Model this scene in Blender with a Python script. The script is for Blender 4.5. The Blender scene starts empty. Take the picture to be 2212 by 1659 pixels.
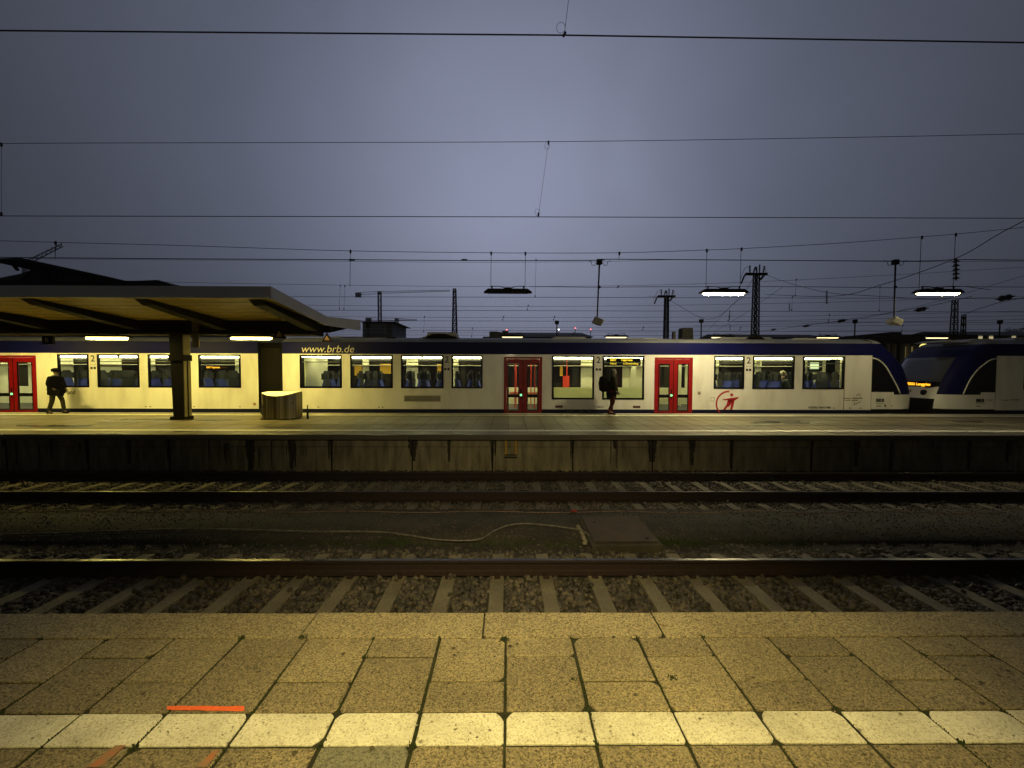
import bpy, bmesh, math, random
import numpy as np
from mathutils import Vector, Matrix, noise
R = math.radians
rnd = random.Random(7)
S = bpy.context.scene
C = S.collection

# ------------------------------------------------------------------ camera
F = 898.6                      # focal length in the 2212-wide measuring grid
EYE = 1.62                     # eye height above the platform (z = 0)
cam_d = bpy.data.cameras.new("camera")
cam = bpy.data.objects.new("camera", cam_d); C.objects.link(cam)
cam_d.sensor_width = 36.0
cam_d.lens = 36.0 * F / 2212.0
cam_d.clip_start = 0.05; cam_d.clip_end = 3000
CR = (Matrix.Rotation(R(-0.5), 4, 'Z') @ Matrix.Rotation(R(90 - 2.0), 4, 'X') @ Matrix.Rotation(R(0.16), 4, 'Z'))
cam.matrix_world = Matrix.Translation((0, 0, EYE)) @ CR
S.camera = cam
CR3 = CR.to_3x3()
def ray(dx, dy):
    return CR3 @ Vector(((dx - 1106) / F, -(dy - 829.5) / F, -1.0))
def P(dx, dy, Y):              # point of the plane y = Y
    d = ray(dx, dy); t = Y / d.y
    return Vector((d.x * t, Y, EYE + d.z * t))
def G(dx, dy, z=0.0):          # point of the plane z = z
    d = ray(dx, dy); t = (z - EYE) / d.z
    return Vector((d.x * t, d.y * t, z))

# ------------------------------------------------------------------ world, sun, exposure
w = bpy.data.worlds.new("World"); S.world = w; w.use_nodes = True
nt = w.node_tree; N = nt.nodes; L = nt.links; N.clear()
out = N.new('ShaderNodeOutputWorld'); bg = N.new('ShaderNodeBackground')
sky = N.new('ShaderNodeTexSky'); sky.sky_type = 'NISHITA'; sky.sun_disc = False
sky.sun_elevation = R(1.0); sky.sun_rotation = R(0); sky.air_density = 1.5; sky.dust_density = 3
sky.ozone_density = 4
tc = N.new('ShaderNodeTexCoord')
nrm = N.new('ShaderNodeVectorMath'); nrm.operation = 'NORMALIZE'; L.new(tc.outputs['Generated'], nrm.inputs[0])
dot = N.new('ShaderNodeVectorMath'); dot.operation = 'DOT_PRODUCT'
e = R(20.0); dot.inputs[1].default_value = (0.02, math.cos(e), math.sin(e)); L.new(nrm.outputs[0], dot.inputs[0])
ac = N.new('ShaderNodeMath'); ac.operation = 'ARCCOSINE'; L.new(dot.outputs['Value'], ac.inputs[0])
dv = N.new('ShaderNodeMath'); dv.operation = 'DIVIDE'; dv.inputs[1].default_value = math.pi; L.new(ac.outputs[0], dv.inputs[0])
rp = N.new('ShaderNodeValToRGB'); rp.color_ramp.interpolation = 'B_SPLINE'
L.new(dv.outputs[0], rp.inputs[0])
SKY = [(0.0, (.31, .34, .475)), (.05, (.272, .298, .415)), (.11, (.178, .197, .278)), (.17, (.112, .125, .178)),
       (.24, (.070, .078, .106)), (.30, (.042, .047, .062)), (.38, (.010, .011, .014)), (.5, (.006, .006, .008)), (.72, (.008, .008, .008)), (.86, (.065, .064, .062)), (1.0, (.040, .039, .037))]
cr = rp.color_ramp
while len(cr.elements) < len(SKY): cr.elements.new(0.5)
for el, (p, c) in zip(cr.elements, SKY):
    el.position = p; el.color = (*c, 1)
nz = N.new('ShaderNodeTexNoise'); nz.inputs['Scale'].default_value = 2.6; nz.inputs['Detail'].default_value = 6; nz.inputs['Distortion'].default_value = .6
L.new(nrm.outputs[0], nz.inputs['Vector'])
mr = N.new('ShaderNodeMapRange'); mr.inputs['From Min'].default_value = .3; mr.inputs['From Max'].default_value = .7; mr.inputs['To Min'].default_value = .93; mr.inputs['To Max'].default_value = 1.07
L.new(nz.outputs['Fac'], mr.inputs['Value'])
mx = N.new('ShaderNodeMix'); mx.data_type = 'RGBA'; mx.blend_type = 'MULTIPLY'; mx.inputs[0].default_value = 1
L.new(rp.outputs[0], mx.inputs[6]); L.new(mr.outputs[0], mx.inputs[7])
sc_ = N.new('ShaderNodeMix'); sc_.data_type = 'RGBA'; sc_.blend_type = 'ADD'; sc_.inputs[0].default_value = 0.004
L.new(mx.outputs[2], sc_.inputs[6]); L.new(sky.outputs[0], sc_.inputs[7])
L.new(sc_.outputs[2], bg.inputs[0]); bg.inputs[1].default_value = 1.0
L.new(bg.outputs[0], out.inputs[0])
sun_d = bpy.data.lights.new("dusk_glow", 'SUN'); sun_d.energy = 0.015; sun_d.angle = R(30); sun_d.color = (.75, .8, 1)
sun = bpy.data.objects.new("dusk_glow", sun_d); C.objects.link(sun)
sun.rotation_euler = (R(70), 0, R(180))
S.view_settings.view_transform = 'Standard'; S.view_settings.look = 'None'
S.view_settings.exposure = 0; S.view_settings.gamma = 1
S.cycles.max_bounces = 6; S.cycles.diffuse_bounces = 3; S.cycles.glossy_bounces = 3
S.cycles.transparent_max_bounces = 16; S.cycles.caustics_reflective = False; S.cycles.caustics_refractive = False
S.cycles.sample_clamp_indirect = 4.0

# ------------------------------------------------------------------ materials
MATS = {}
def mat(name, c1, c2=None, rough=.6, metal=0, scale=6, detail=6, bump=0, bscale=None, stretch=(1, 1, 1), emit=None, es=1,
        coat=0, spec=.5, lo=.35, hi=.65, rvar=0):
    if name in MATS: return MATS[name]
    m = bpy.data.materials.new(name); m.use_nodes = True
    nt = m.node_tree; N = nt.nodes; L = nt.links
    b = N['Principled BSDF']; b.inputs['Base Color'].default_value = (*c1, 1)
    b.inputs['Roughness'].default_value = rough; b.inputs['Metallic'].default_value = metal
    b.inputs['Coat Weight'].default_value = coat; b.inputs['Coat Roughness'].default_value = .08
    b.inputs['Specular IOR Level'].default_value = spec
    if c2 is not None or bump or rvar:
        t = N.new('ShaderNodeTexCoord'); mp = N.new('ShaderNodeMapping'); mp.inputs['Scale'].default_value = stretch
        L.new(t.outputs['Object'], mp.inputs[0])
        n = N.new('ShaderNodeTexNoise'); n.inputs['Scale'].default_value = scale; n.inputs['Detail'].default_value = detail
        L.new(mp.outputs[0], n.inputs['Vector'])
        if c2 is not None:
            r = N.new('ShaderNodeValToRGB'); r.color_ramp.elements[0].position = lo; r.color_ramp.elements[1].position = hi
            r.color_ramp.elements[0].color = (*c1, 1); r.color_ramp.elements[1].color = (*c2, 1)
            L.new(n.outputs['Fac'], r.inputs[0]); L.new(r.outputs[0], b.inputs['Base Color'])
        if rvar:
            q = N.new('ShaderNodeMapRange'); q.inputs['To Min'].default_value = max(0, rough - rvar); q.inputs['To Max'].default_value = rough + rvar
            q.inputs['From Min'].default_value = .3; q.inputs['From Max'].default_value = .7
            L.new(n.outputs['Fac'], q.inputs['Value']); L.new(q.outputs[0], b.inputs['Roughness'])
        if bump:
            n2 = n
            if bscale:
                n2 = N.new('ShaderNodeTexNoise'); n2.inputs['Scale'].default_value = bscale; n2.inputs['Detail'].default_value = 4
                L.new(mp.outputs[0], n2.inputs['Vector'])
            bp = N.new('ShaderNodeBump'); bp.inputs['Strength'].default_value = bump; bp.inputs['Distance'].default_value = .02
            L.new(n2.outputs['Fac'], bp.inputs['Height']); L.new(bp.outputs[0], b.inputs['Normal'])
    if emit:
        b.inputs['Emission Color'].default_value = (*emit, 1); b.inputs['Emission Strength'].default_value = es
    MATS[name] = m
    return m
def stone_mat(name, a, bcol, dark, light, sc=150, big=1.6):
    m = bpy.data.materials.new(name); m.use_nodes = True
    nt = m.node_tree; N = nt.nodes; L = nt.links; b = N['Principled BSDF']
    b.inputs['Roughness'].default_value = .75
    t = N.new('ShaderNodeTexCoord')
    n1 = N.new('ShaderNodeTexNoise'); n1.inputs['Scale'].default_value = big; n1.inputs['Detail'].default_value = 7; L.new(t.outputs['Object'], n1.inputs['Vector'])
    v = N.new('ShaderNodeTexVoronoi'); v.inputs['Scale'].default_value = sc; L.new(t.outputs['Object'], v.inputs['Vector'])
    r1 = N.new('ShaderNodeValToRGB'); r1.color_ramp.elements[0].position = .35; r1.color_ramp.elements[1].position = .65
    r1.color_ramp.elements[0].color = (*a, 1); r1.color_ramp.elements[1].color = (*bcol, 1); L.new(n1.outputs['Fac'], r1.inputs[0])
    sep = N.new('ShaderNodeSeparateColor'); L.new(v.outputs['Color'], sep.inputs[0])
    r2 = N.new('ShaderNodeValToRGB'); r2.color_ramp.interpolation = 'CONSTANT'
    els = r2.color_ramp.elements
    els[0].position = 0; els[0].color = (*dark, 1); els[1].position = .22; els[1].color = (1, 1, 1, 1)
    x = els.new(.72); x.color = (*light, 1)
    L.new(sep.outputs[0], r2.inputs[0])
    mm = N.new('ShaderNodeMix'); mm.data_type = 'RGBA'; mm.blend_type = 'MULTIPLY'; mm.inputs[0].default_value = 1
    L.new(r1.outputs[0], mm.inputs[6]); L.new(r2.outputs[0], mm.inputs[7])
    # pits
    n3 = N.new('ShaderNodeTexNoise'); n3.inputs['Scale'].default_value = 115; n3.inputs['Detail'].default_value = 3; L.new(t.outputs['Object'], n3.inputs['Vector'])
    r3 = N.new('ShaderNodeValToRGB'); r3.color_ramp.elements[0].position = .33; r3.color_ramp.elements[1].position = .45
    r3.color_ramp.elements[0].color = (.55, .52, .46, 1); r3.color_ramp.elements[1].color = (1, 1, 1, 1); L.new(n3.outputs['Fac'], r3.inputs[0])
    m2 = N.new('ShaderNodeMix'); m2.data_type = 'RGBA'; m2.blend_type = 'MULTIPLY'; m2.inputs[0].default_value = 1
    L.new(mm.outputs[2], m2.inputs[6]); L.new(r3.outputs[0], m2.inputs[7]); L.new(m2.outputs[2], b.inputs['Base Color'])
    bp = N.new('ShaderNodeBump'); bp.inputs['Strength'].default_value = .5; bp.inputs['Distance'].default_value = .004
    ad = N.new('ShaderNodeMath'); ad.operation = 'ADD'; L.new(n3.outputs['Fac'], ad.inputs[0]); L.new(v.outputs['Distance'], ad.inputs[1])
    L.new(ad.outputs[0], bp.inputs['Height']); L.new(bp.outputs[0], b.inputs['Normal'])
    MATS[name] = m
    return m
def glass(name, tint=(.8, .85, .85), gloss=.07):
    m = bpy.data.materials.new(name); m.use_nodes = True
    nt = m.node_tree; N = nt.nodes; L = nt.links; N.clear()
    o = N.new('ShaderNodeOutputMaterial'); mx = N.new('ShaderNodeMixShader')
    tr = N.new('ShaderNodeBsdfTransparent'); tr.inputs[0].default_value = (*tint, 1)
    gl = N.new('ShaderNodeBsdfGlossy'); gl.inputs['Roughness'].default_value = .03; gl.inputs[0].default_value = (1, 1, 1, 1)
    lw = N.new('ShaderNodeLayerWeight'); lw.inputs[0].default_value = .5
    pw = N.new('ShaderNodeMath'); pw.operation = 'POWER'; pw.inputs[1].default_value = 4; L.new(lw.outputs['Facing'], pw.inputs[0])
    fr = N.new('ShaderNodeMath'); fr.operation = 'MULTIPLY_ADD'; fr.inputs[1].default_value = .6; fr.inputs[2].default_value = .03; L.new(pw.outputs[0], fr.inputs[0])
    L.new(fr.outputs[0], mx.inputs[0]); L.new(tr.outputs[0], mx.inputs[1]); L.new(gl.outputs[0], mx.inputs[2]); L.new(mx.outputs[0], o.inputs[0])
    MATS[name] = m
    return m

M = MATS
def translucent(name, c):
    m = bpy.data.materials.new(name); m.use_nodes = True; N = m.node_tree.nodes; L = m.node_tree.links; N.clear()
    o = N.new('ShaderNodeOutputMaterial'); a = N.new('ShaderNodeBsdfTranslucent'); d = N.new('ShaderNodeBsdfDiffuse'); x = N.new('ShaderNodeMixShader')
    a.inputs[0].default_value = (*c, 1); d.inputs[0].default_value = (*c, 1); x.inputs[0].default_value = .3
    L.new(a.outputs[0], x.inputs[1]); L.new(d.outputs[0], x.inputs[2]); L.new(x.outputs[0], o.inputs[0]); MATS[name] = m
translucent('frost', (.92, .92, .66))
LAMP = (1.0, .80, .30)
stone_mat('slab', (.21, .18, .112), (.285, .245, .155), (.55, .52, .45), (1.5, 1.45, 1.3))
stone_mat('slab_dark', (.175, .15, .095), (.24, .205, .132), (.5, .47, .4), (1.5, 1.45, 1.3))
stone_mat('slab_grey', (.15, .15, .12), (.19, .185, .14), (.6, .6, .55), (1.25, 1.25, 1.15))
stone_mat('slab_edge', (.24, .205, .125), (.32, .28, .175), (.55, .5, .42), (1.5, 1.42, 1.25), sc=120)
stone_mat('slab_white', (.55, .53, .43), (.76, .74, .62), (.85, .83, .77), (1.06, 1.06, 1.04), sc=110, big=3.5)
stone_mat('ballast_stone', (.038, .033, .025), (.095, .082, .062), (.5, .47, .42), (1.7, 1.6, 1.45), sc=22, big=3)
stone_mat('sleeper_shaded', (.075, .065, .042), (.125, .108, .07), (.7, .68, .6), (1.15, 1.12, 1.05), sc=120, big=2.2)  # darker copy of the sleeper colour, standing in for weaker light on the second track
stone_mat('sleeper', (.14, .122, .08), (.215, .19, .125), (.7, .68, .6), (1.15, 1.12, 1.05), sc=120, big=2.2)
mat('moss', (.012, .020, .006), (.035, .055, .012), rough=.95, scale=80, bump=.6)
mat('joint', (.018, .017, .010), (.03, .033, .014), rough=1, scale=20)
mat('orange_paint', (.85, .13, .03), (.95, .18, .05), rough=.7, scale=60)
mat('orange_faint', (.40, .13, .055), (.22, .17, .10), rough=.8, scale=30, lo=.3, hi=.7)
mat('soil', (.020, .017, .011), (.040, .034, .020), rough=1, scale=3, bump=.5, bscale=30)
mat('ground', (.018, .016, .012), (.03, .027, .02), rough=1, scale=1)
mat('path', (.020, .017, .011), (.042, .036, .024), rough=.95, scale=2.2, bump=.3, bscale=40)
mat('rail_side', (.014, .006, .004), (.026, .012, .007), rough=.85, scale=20)
mat('rail_top', (.085, .08, .072), rough=.30, metal=1)
mat('steel_dark', (.006, .006, .007), rough=.6, spec=.15)
mat('wire', (.012, .012, .014), rough=.7)
mat('black', (.003, .003, .0035), rough=.6, spec=.1)
mat('gloss_black', (.004, .004, .006), rough=.12)
mat('train_white', (.56, .55, .50), (.72, .71, .67), rough=.35, scale=1.4, stretch=(1.6, 1, .5), lo=.25, hi=.55, coat=.2, bump=.05, bscale=1.8)
mat('train_blue', (.0012, .002, .048), (.0015, .0025, .06), rough=.55, scale=2, spec=.12)
mat('train_skirt', (.003, .004, .025), rough=.6, spec=.15)
mat('train_red', (.19, .001, .003), (.23, .002, .004), rough=.45, scale=3, spec=.25)
mat('train_roof', (.10, .11, .13), (.17, .18, .20), rough=.6, scale=3, stretch=(.4, 1, 1))
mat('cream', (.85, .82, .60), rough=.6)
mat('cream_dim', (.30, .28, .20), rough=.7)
mat('floor_in', (.05, .05, .055), rough=.6)
mat('far_glass', (.010, .006, .003), rough=.1)
mat('seat_blue', (.04, .055, .30), (.06, .08, .38), rough=.9, scale=30)
mat('seat_grey', (.012, .012, .012), (.05, .05, .048), rough=.8, scale=3)
mat('seat_shell', (.05, .05, .055), rough=.4)
mat('ink', (.02, .02, .022), rough=.6)
mat('ink_grey', (.16, .145, .09), rough=.7)
mat('logo_red', (.33, .008, .012), rough=.5)
mat('letters', (.55, .52, .42), rough=.5)
mat('pole_red', (.75, .05, .02), rough=.4)
mat('orange_led', (.1, .04, 0), emit=(1, .42, .02), es=2.2)
mat('yellow_led', (.1, .08, 0), emit=(1, .62, .03), es=2.2)
mat('green_led', (0, .1, .02), emit=(.25, 1, .35), es=1.6)
mat('screen', (.1, .1, .1), emit=(.85, .95, .45), es=1.3)
mat('amber_reflection', (.5, .28, .02), emit=(1, .5, .02), es=.25)
mat('strip_light', (1, 1, 1), emit=(1, .88, .42), es=40)
mat('tube_canopy', (1, 1, 1), emit=(1, .79, .19), es=390)
mat('tube_glow', (1, 1, 1), emit=(1, .80, .22), es=34)
mat('tube_glow_hang', (1, 1, 1), emit=(1, .84, .40), es=14)
mat('tube_hang', (1, 1, 1), emit=(1.0, .84, .44), es=430)
mat('tube_hang_dim', (1, 1, 1), emit=(1.0, .84, .44), es=85)
mat('tube_far', (1, 1, 1), emit=(1.0, .80, .40), es=2.2)
mat('tube_near', (1, 1, 1), emit=(1.0, .77, .22), es=3)
mat('concrete_wall', (.15, .125, .065), (.38, .33, .19), rough=.9, scale=2.5, stretch=(2.6, 1, .55), bump=.3, bscale=14, lo=.3, hi=.7)
mat('concrete_dark', (.030, .024, .014), (.055, .045, .026), rough=.95, scale=4, bump=.3)
mat('stain', (.016, .013, .008), (.075, .062, .036), rough=1, scale=9, stretch=(3, 1, .6))
mat('lime', (.26, .23, .15), (.17, .15, .09), rough=1, scale=9)
mat('platform_far', (.095, .083, .048), (.185, .16, .092), rough=.42, scale=1.1, stretch=(.35, 1, 1), bump=.15, bscale=26, rvar=.16)
mat('far_white', (.80, .78, .68), (.68, .66, .56), rough=.6, scale=8)
mat('wet', (.022, .019, .010), rough=.25)
mat('fascia', (.84, .83, .80), (.88, .87, .84), rough=.6, scale=2)
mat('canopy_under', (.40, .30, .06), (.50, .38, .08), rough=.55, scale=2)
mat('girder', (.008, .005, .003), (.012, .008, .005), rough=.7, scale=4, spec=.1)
mat('column', (.005, .004, .003), (.008, .006, .004), rough=.8, scale=4, spec=.1)
mat('column_light', (.10, .085, .045), (.14, .12, .065), rough=.5, scale=4)
mat('brushed_sheen', (.10, .085, .05), (.55, .50, .38), rough=.3, metal=.9, scale=7, stretch=(1, 1, .012), lo=.45, hi=.68)  # brushed steel, its vertical reflection streaks painted into the colour
mat('bin_lid', (.75, .73, .62), rough=.5, metal=0)
mat('yellow_paint', (.62, .34, .015), (.5, .27, .02), rough=.7, scale=20)
mat('hose', (.20, .18, .135), (.09, .08, .06), rough=.6, scale=12)
mat('cord', (.34, .19, .12), (.2, .13, .08), rough=.7, scale=5)
mat('hatch', (.040, .026, .016), (.06, .04, .025), rough=.85, scale=5, bump=.2)
mat('red_bag', (.35, .02, .015), rough=.6)
mat('white_scrap', (.7, .7, .66), rough=.7)
mat('grass', (.018, .028, .008), (.035, .05, .014), rough=.9, scale=30)
mat('loud', (.30, .29, .25), rough=.6)
mat('bld_grey', (.30, .30, .32), (.36, .36, .38), rough=.8, scale=1)
mat('bld_pale', (.30, .28, .23), rough=.8)
mat('bld_dark', (.02, .02, .022), rough=.8)
mat('bld_glass', (.45, .50, .60), rough=.5)
mat('hall_dark', (.006, .006, .008), rough=.8)
mat('hall_glass', (.035, .037, .042), rough=.4)
mat('crane', (.32, .32, .33), rough=.8)
mat('red_light', (.5, 0, 0), emit=(1, .12, .12), es=6)
mat('white_light', (1, 1, 1), emit=(1, 1, .95), es=9)
mat('globe', (1, .8, .2), emit=(1, .80, .18), es=1.6)
mat('dim_win2', (.2, .17, .08), emit=(.9, .75, .4), es=.5)
mat('skin', (.10, .06, .04), rough=.6)
mat('skin_pale', (.70, .45, .32), rough=.6)
mat('hair_dark', (.008, .007, .006), rough=.7)
mat('coat_black', (.0018, .0018, .002), (.003, .003, .0035), rough=.95, spec=.05, scale=14, bump=.5)
mat('coat_olive', (.008, .007, .004), (.013, .012, .007), rough=.95, spec=.05, scale=14, bump=.5)
mat('trousers', (.020, .018, .011), (.03, .028, .018), rough=.9, spec=.1, scale=14)
mat('maroon', (.035, .004, .004), (.05, .006, .006), rough=.8, spec=.1, scale=14)
mat('scarf', (.12, .12, .11), rough=.9)
mat('insulator', (.02, .015, .012), rough=.3)
mat('roof_slate', (.05, .05, .055), (.08, .08, .085), rough=.8, scale=1)
glass('glass'); glass('glass_dark', (.35, .38, .38))

# ------------------------------------------------------------------ mesh builder
def wloc(o):
    v = Vector((0, 0, 0))
    while o is not None:
        v = v + o.location; o = o.parent
    return v
class MB:
    def __init__(s): s.v = []; s.f = []; s.m = []; s.mi = 0
    def add(s, vs, fs):
        b = len(s.v); s.v += [Vector(q) for q in vs]
        for q in fs: s.f.append([b + i for i in q]); s.m.append(s.mi)
        return s
    def box(s, x0, x1, y0, y1, z0, z1):
        x0, x1 = sorted((x0, x1)); y0, y1 = sorted((y0, y1)); z0, z1 = sorted((z0, z1))
        return s.add([(x0, y0, z0), (x1, y0, z0), (x1, y1, z0), (x0, y1, z0), (x0, y0, z1), (x1, y0, z1), (x1, y1, z1), (x0, y1, z1)],
                     [(0, 3, 2, 1), (4, 5, 6, 7), (0, 1, 5, 4), (1, 2, 6, 5), (2, 3, 7, 6), (3, 0, 4, 7)])
    def tube(s, p0, p1, r0, r1=None, n=6, cap=True):
        p0 = Vector(p0); p1 = Vector(p1); r1 = r0 if r1 is None else r1
        d = (p1 - p0)
        if d.length < 1e-7: return s
        d.normalize(); a = d.orthogonal().normalized(); b = d.cross(a)
        vs = []
        for p, r in ((p0, r0), (p1, r1)):
            for i in range(n):
                t = 2 * math.pi * (i + .5) / n
                vs.append(p + a * (r * math.cos(t)) + b * (r * math.sin(t)))
        fs = [(i, (i + 1) % n, n + (i + 1) % n, n + i) for i in range(n)]
        if cap: fs += [tuple(range(n - 1, -1, -1)), tuple(range(n, 2 * n))]
        return s.add(vs, fs)
    def path(s, pts, r, n=6):
        pts = [Vector(p) for p in pts]; rr = r if isinstance(r, (list, tuple)) else [r] * len(pts)
        vs = []; a = None
        for i, p in enumerate(pts):
            d = (pts[min(i + 1, len(pts) - 1)] - pts[max(i - 1, 0)]).normalized()
            if a is None: a = d.orthogonal().normalized()
            a = (a - d * a.dot(d)).normalized(); b = d.cross(a)
            for k in range(n):
                t = 2 * math.pi * k / n
                vs.append(p + a * (rr[i] * math.cos(t)) + b * (rr[i] * math.sin(t)))
        fs = []
        for i in range(len(pts) - 1):
            for k in range(n):
                fs.append((i * n + k, i * n + (k + 1) % n, (i + 1) * n + (k + 1) % n, (i + 1) * n + k))
        fs += [tuple(range(n - 1, -1, -1)), tuple((len(pts) - 1) * n + k for k in range(n))]
        return s.add(vs, fs)
    def prism(s, poly, axis, a0, a1):      # poly of 2-tuples in the other two axes (order x,y,z)
        def mk(u, v, a):
            return {'x': (a, u, v), 'y': (u, a, v), 'z': (u, v, a)}[axis]
        n = len(poly)
        vs = [mk(u, v, a0) for u, v in poly] + [mk(u, v, a1) for u, v in poly]
        fs = [tuple(range(n)), tuple(range(2 * n - 1, n - 1, -1))] + [(i, n + i, n + (i + 1) % n, (i + 1) % n) for i in range(n)]
        return s.add(vs, fs)
    def grid(s, rows, close=False):
        n = len(rows[0]); vs = [p for r in rows for p in r]; fs = []
        for i in range(len(rows) - 1):
            for k in range(n if close else n - 1):
                fs.append((i * n + k, i * n + (k + 1) % n, (i + 1) * n + (k + 1) % n, (i + 1) * n + k))
        return s.add(vs, fs)
    def ball(s, c, rx, ry=None, rz=None, n=10, m=7):
        ry = ry or rx; rz = rz or rx; c = Vector(c)
        rows = []
        for j in range(m + 1):
            p = math.pi * j / m
            rows.append([c + Vector((rx * math.sin(p) * math.cos(2 * math.pi * i / n), ry * math.sin(p) * math.sin(2 * math.pi * i / n), rz * math.cos(p))) for i in range(n)])
        return s.grid(rows, True)
    def build(s, name, mats, parent=None, smooth=False, bevel=0):
        me = bpy.data.meshes.new(name)
        if parent is not None: o0 = wloc(parent)
        else: o0 = Vector((0, 0, 0))
        me.from_pydata([q - o0 for q in s.v], [], s.f)
        if not isinstance(mats, (list, tuple)): mats = [mats]
        for k in mats: me.materials.append(M[k] if isinstance(k, str) else k)
        me.polygons.foreach_set('material_index', [min(q, len(mats) - 1) for q in s.m])
        bm = bmesh.new(); bm.from_mesh(me)
        bmesh.ops.remove_doubles(bm, verts=bm.verts, dist=1e-6)
        bmesh.ops.recalc_face_normals(bm, faces=bm.faces); bm.to_mesh(me); bm.free()
        if smooth: me.polygons.foreach_set('use_smooth', [True] * len(me.polygons))
        me.update()
        o = bpy.data.objects.new(name, me); C.objects.link(o)
        if parent is not None: o.parent = parent
        if bevel:
            b = o.modifiers.new('bevel', 'BEVEL'); b.width = bevel; b.segments = 2; b.limit_method = 'ANGLE'
        return o
def tag(o, label=None, cat=None, group=None, kind=None):
    if label: o['label'] = label
    if cat: o['category'] = cat
    if group: o['group'] = group
    if kind: o['kind'] = kind
    return o
def thing(name, label, cat, loc=(0, 0, 0), group=None):
    o = bpy.data.objects.new(name, None); C.objects.link(o); o.location = loc; o.empty_display_size = .2
    return tag(o, label, cat, group)
def copy_tree(o, parent=None):
    c = o.copy(); C.objects.link(c); c.parent = parent
    for ch in list(o.children): copy_tree(ch, c)
    return c
def text(s, size, loc, parent, m, rot=(90, 0, 0), shear=0, name='lettering', off=0, align='LEFT', ext=.002, sx=1.0):
    cu = bpy.data.curves.new(name, 'FONT'); cu.body = s; cu.size = size; cu.shear = shear; cu.offset = off
    cu.extrude = ext; cu.align_x = align; cu.resolution_u = 3
    t = bpy.data.objects.new('tmp_' + name, cu); C.objects.link(t)
    bpy.context.view_layer.update()
    me = bpy.data.meshes.new_from_object(t.evaluated_get(bpy.context.evaluated_depsgraph_get()))
    bpy.data.objects.remove(t)
    mtx = Matrix.Rotation(R(rot[2]), 4, 'Z') @ Matrix.Rotation(R(rot[1]), 4, 'Y') @ Matrix.Rotation(R(rot[0]), 4, 'X') @ Matrix.Diagonal((sx, 1, 1, 1))
    me.transform(Matrix.Translation(Vector(loc) - wloc(parent)) @ mtx)
    me.name = name; me.materials.clear(); me.materials.append(M[m])
    o = bpy.data.objects.new(name, me); C.objects.link(o); o.parent = parent
    return o

# ================================================================== GROUND
g = MB()
g.add([(-1100, -30, -1.02), (1100, -30, -1.02), (1100, 1200, -1.02), (-1100, 1200, -1.02)], [(0, 1, 2, 3)])
tag(g.build('ground', 'ground'), kind='structure')
# trackbed with gentle unevenness
def bed(x, y, base):
    return base + .012 * noise.noise(Vector((x * 1.3, y * 1.3, 3)))
rows = []
ys = [2.45, 3.2, 4, 4.6, 5.2, 5.6, 5.85, 6.0, 7.3, 7.45, 7.7, 8.4, 9.2, 10, 10.6]
for y in ys:
    zb = -.965 if (y < 5.7 or y > 7.5) else -.925
    rows.append([(x * .5, y, bed(x * .5, y, zb)) for x in range(-60, 61)])
g = MB(); g.grid(rows)
tag(g.build('trackbed', 'soil', smooth=True), kind='structure')
# dirt-covered concrete path between the two tracks
rows = []
for y, zb in ((5.98, -.935), (6.02, -.885), (6.6, -.875), (7.36, -.885), (7.385, -.94)):
    rows.append([(x * .4, y + .05 * noise.noise(Vector((x * .5, y, 1))), zb + .006 * noise.noise(Vector((x, y * 3, 5)))) for x in range(-75, 76)])
g = MB(); g.grid(rows)
tag(g.build('path', 'path', smooth=True), kind='structure')

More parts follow.
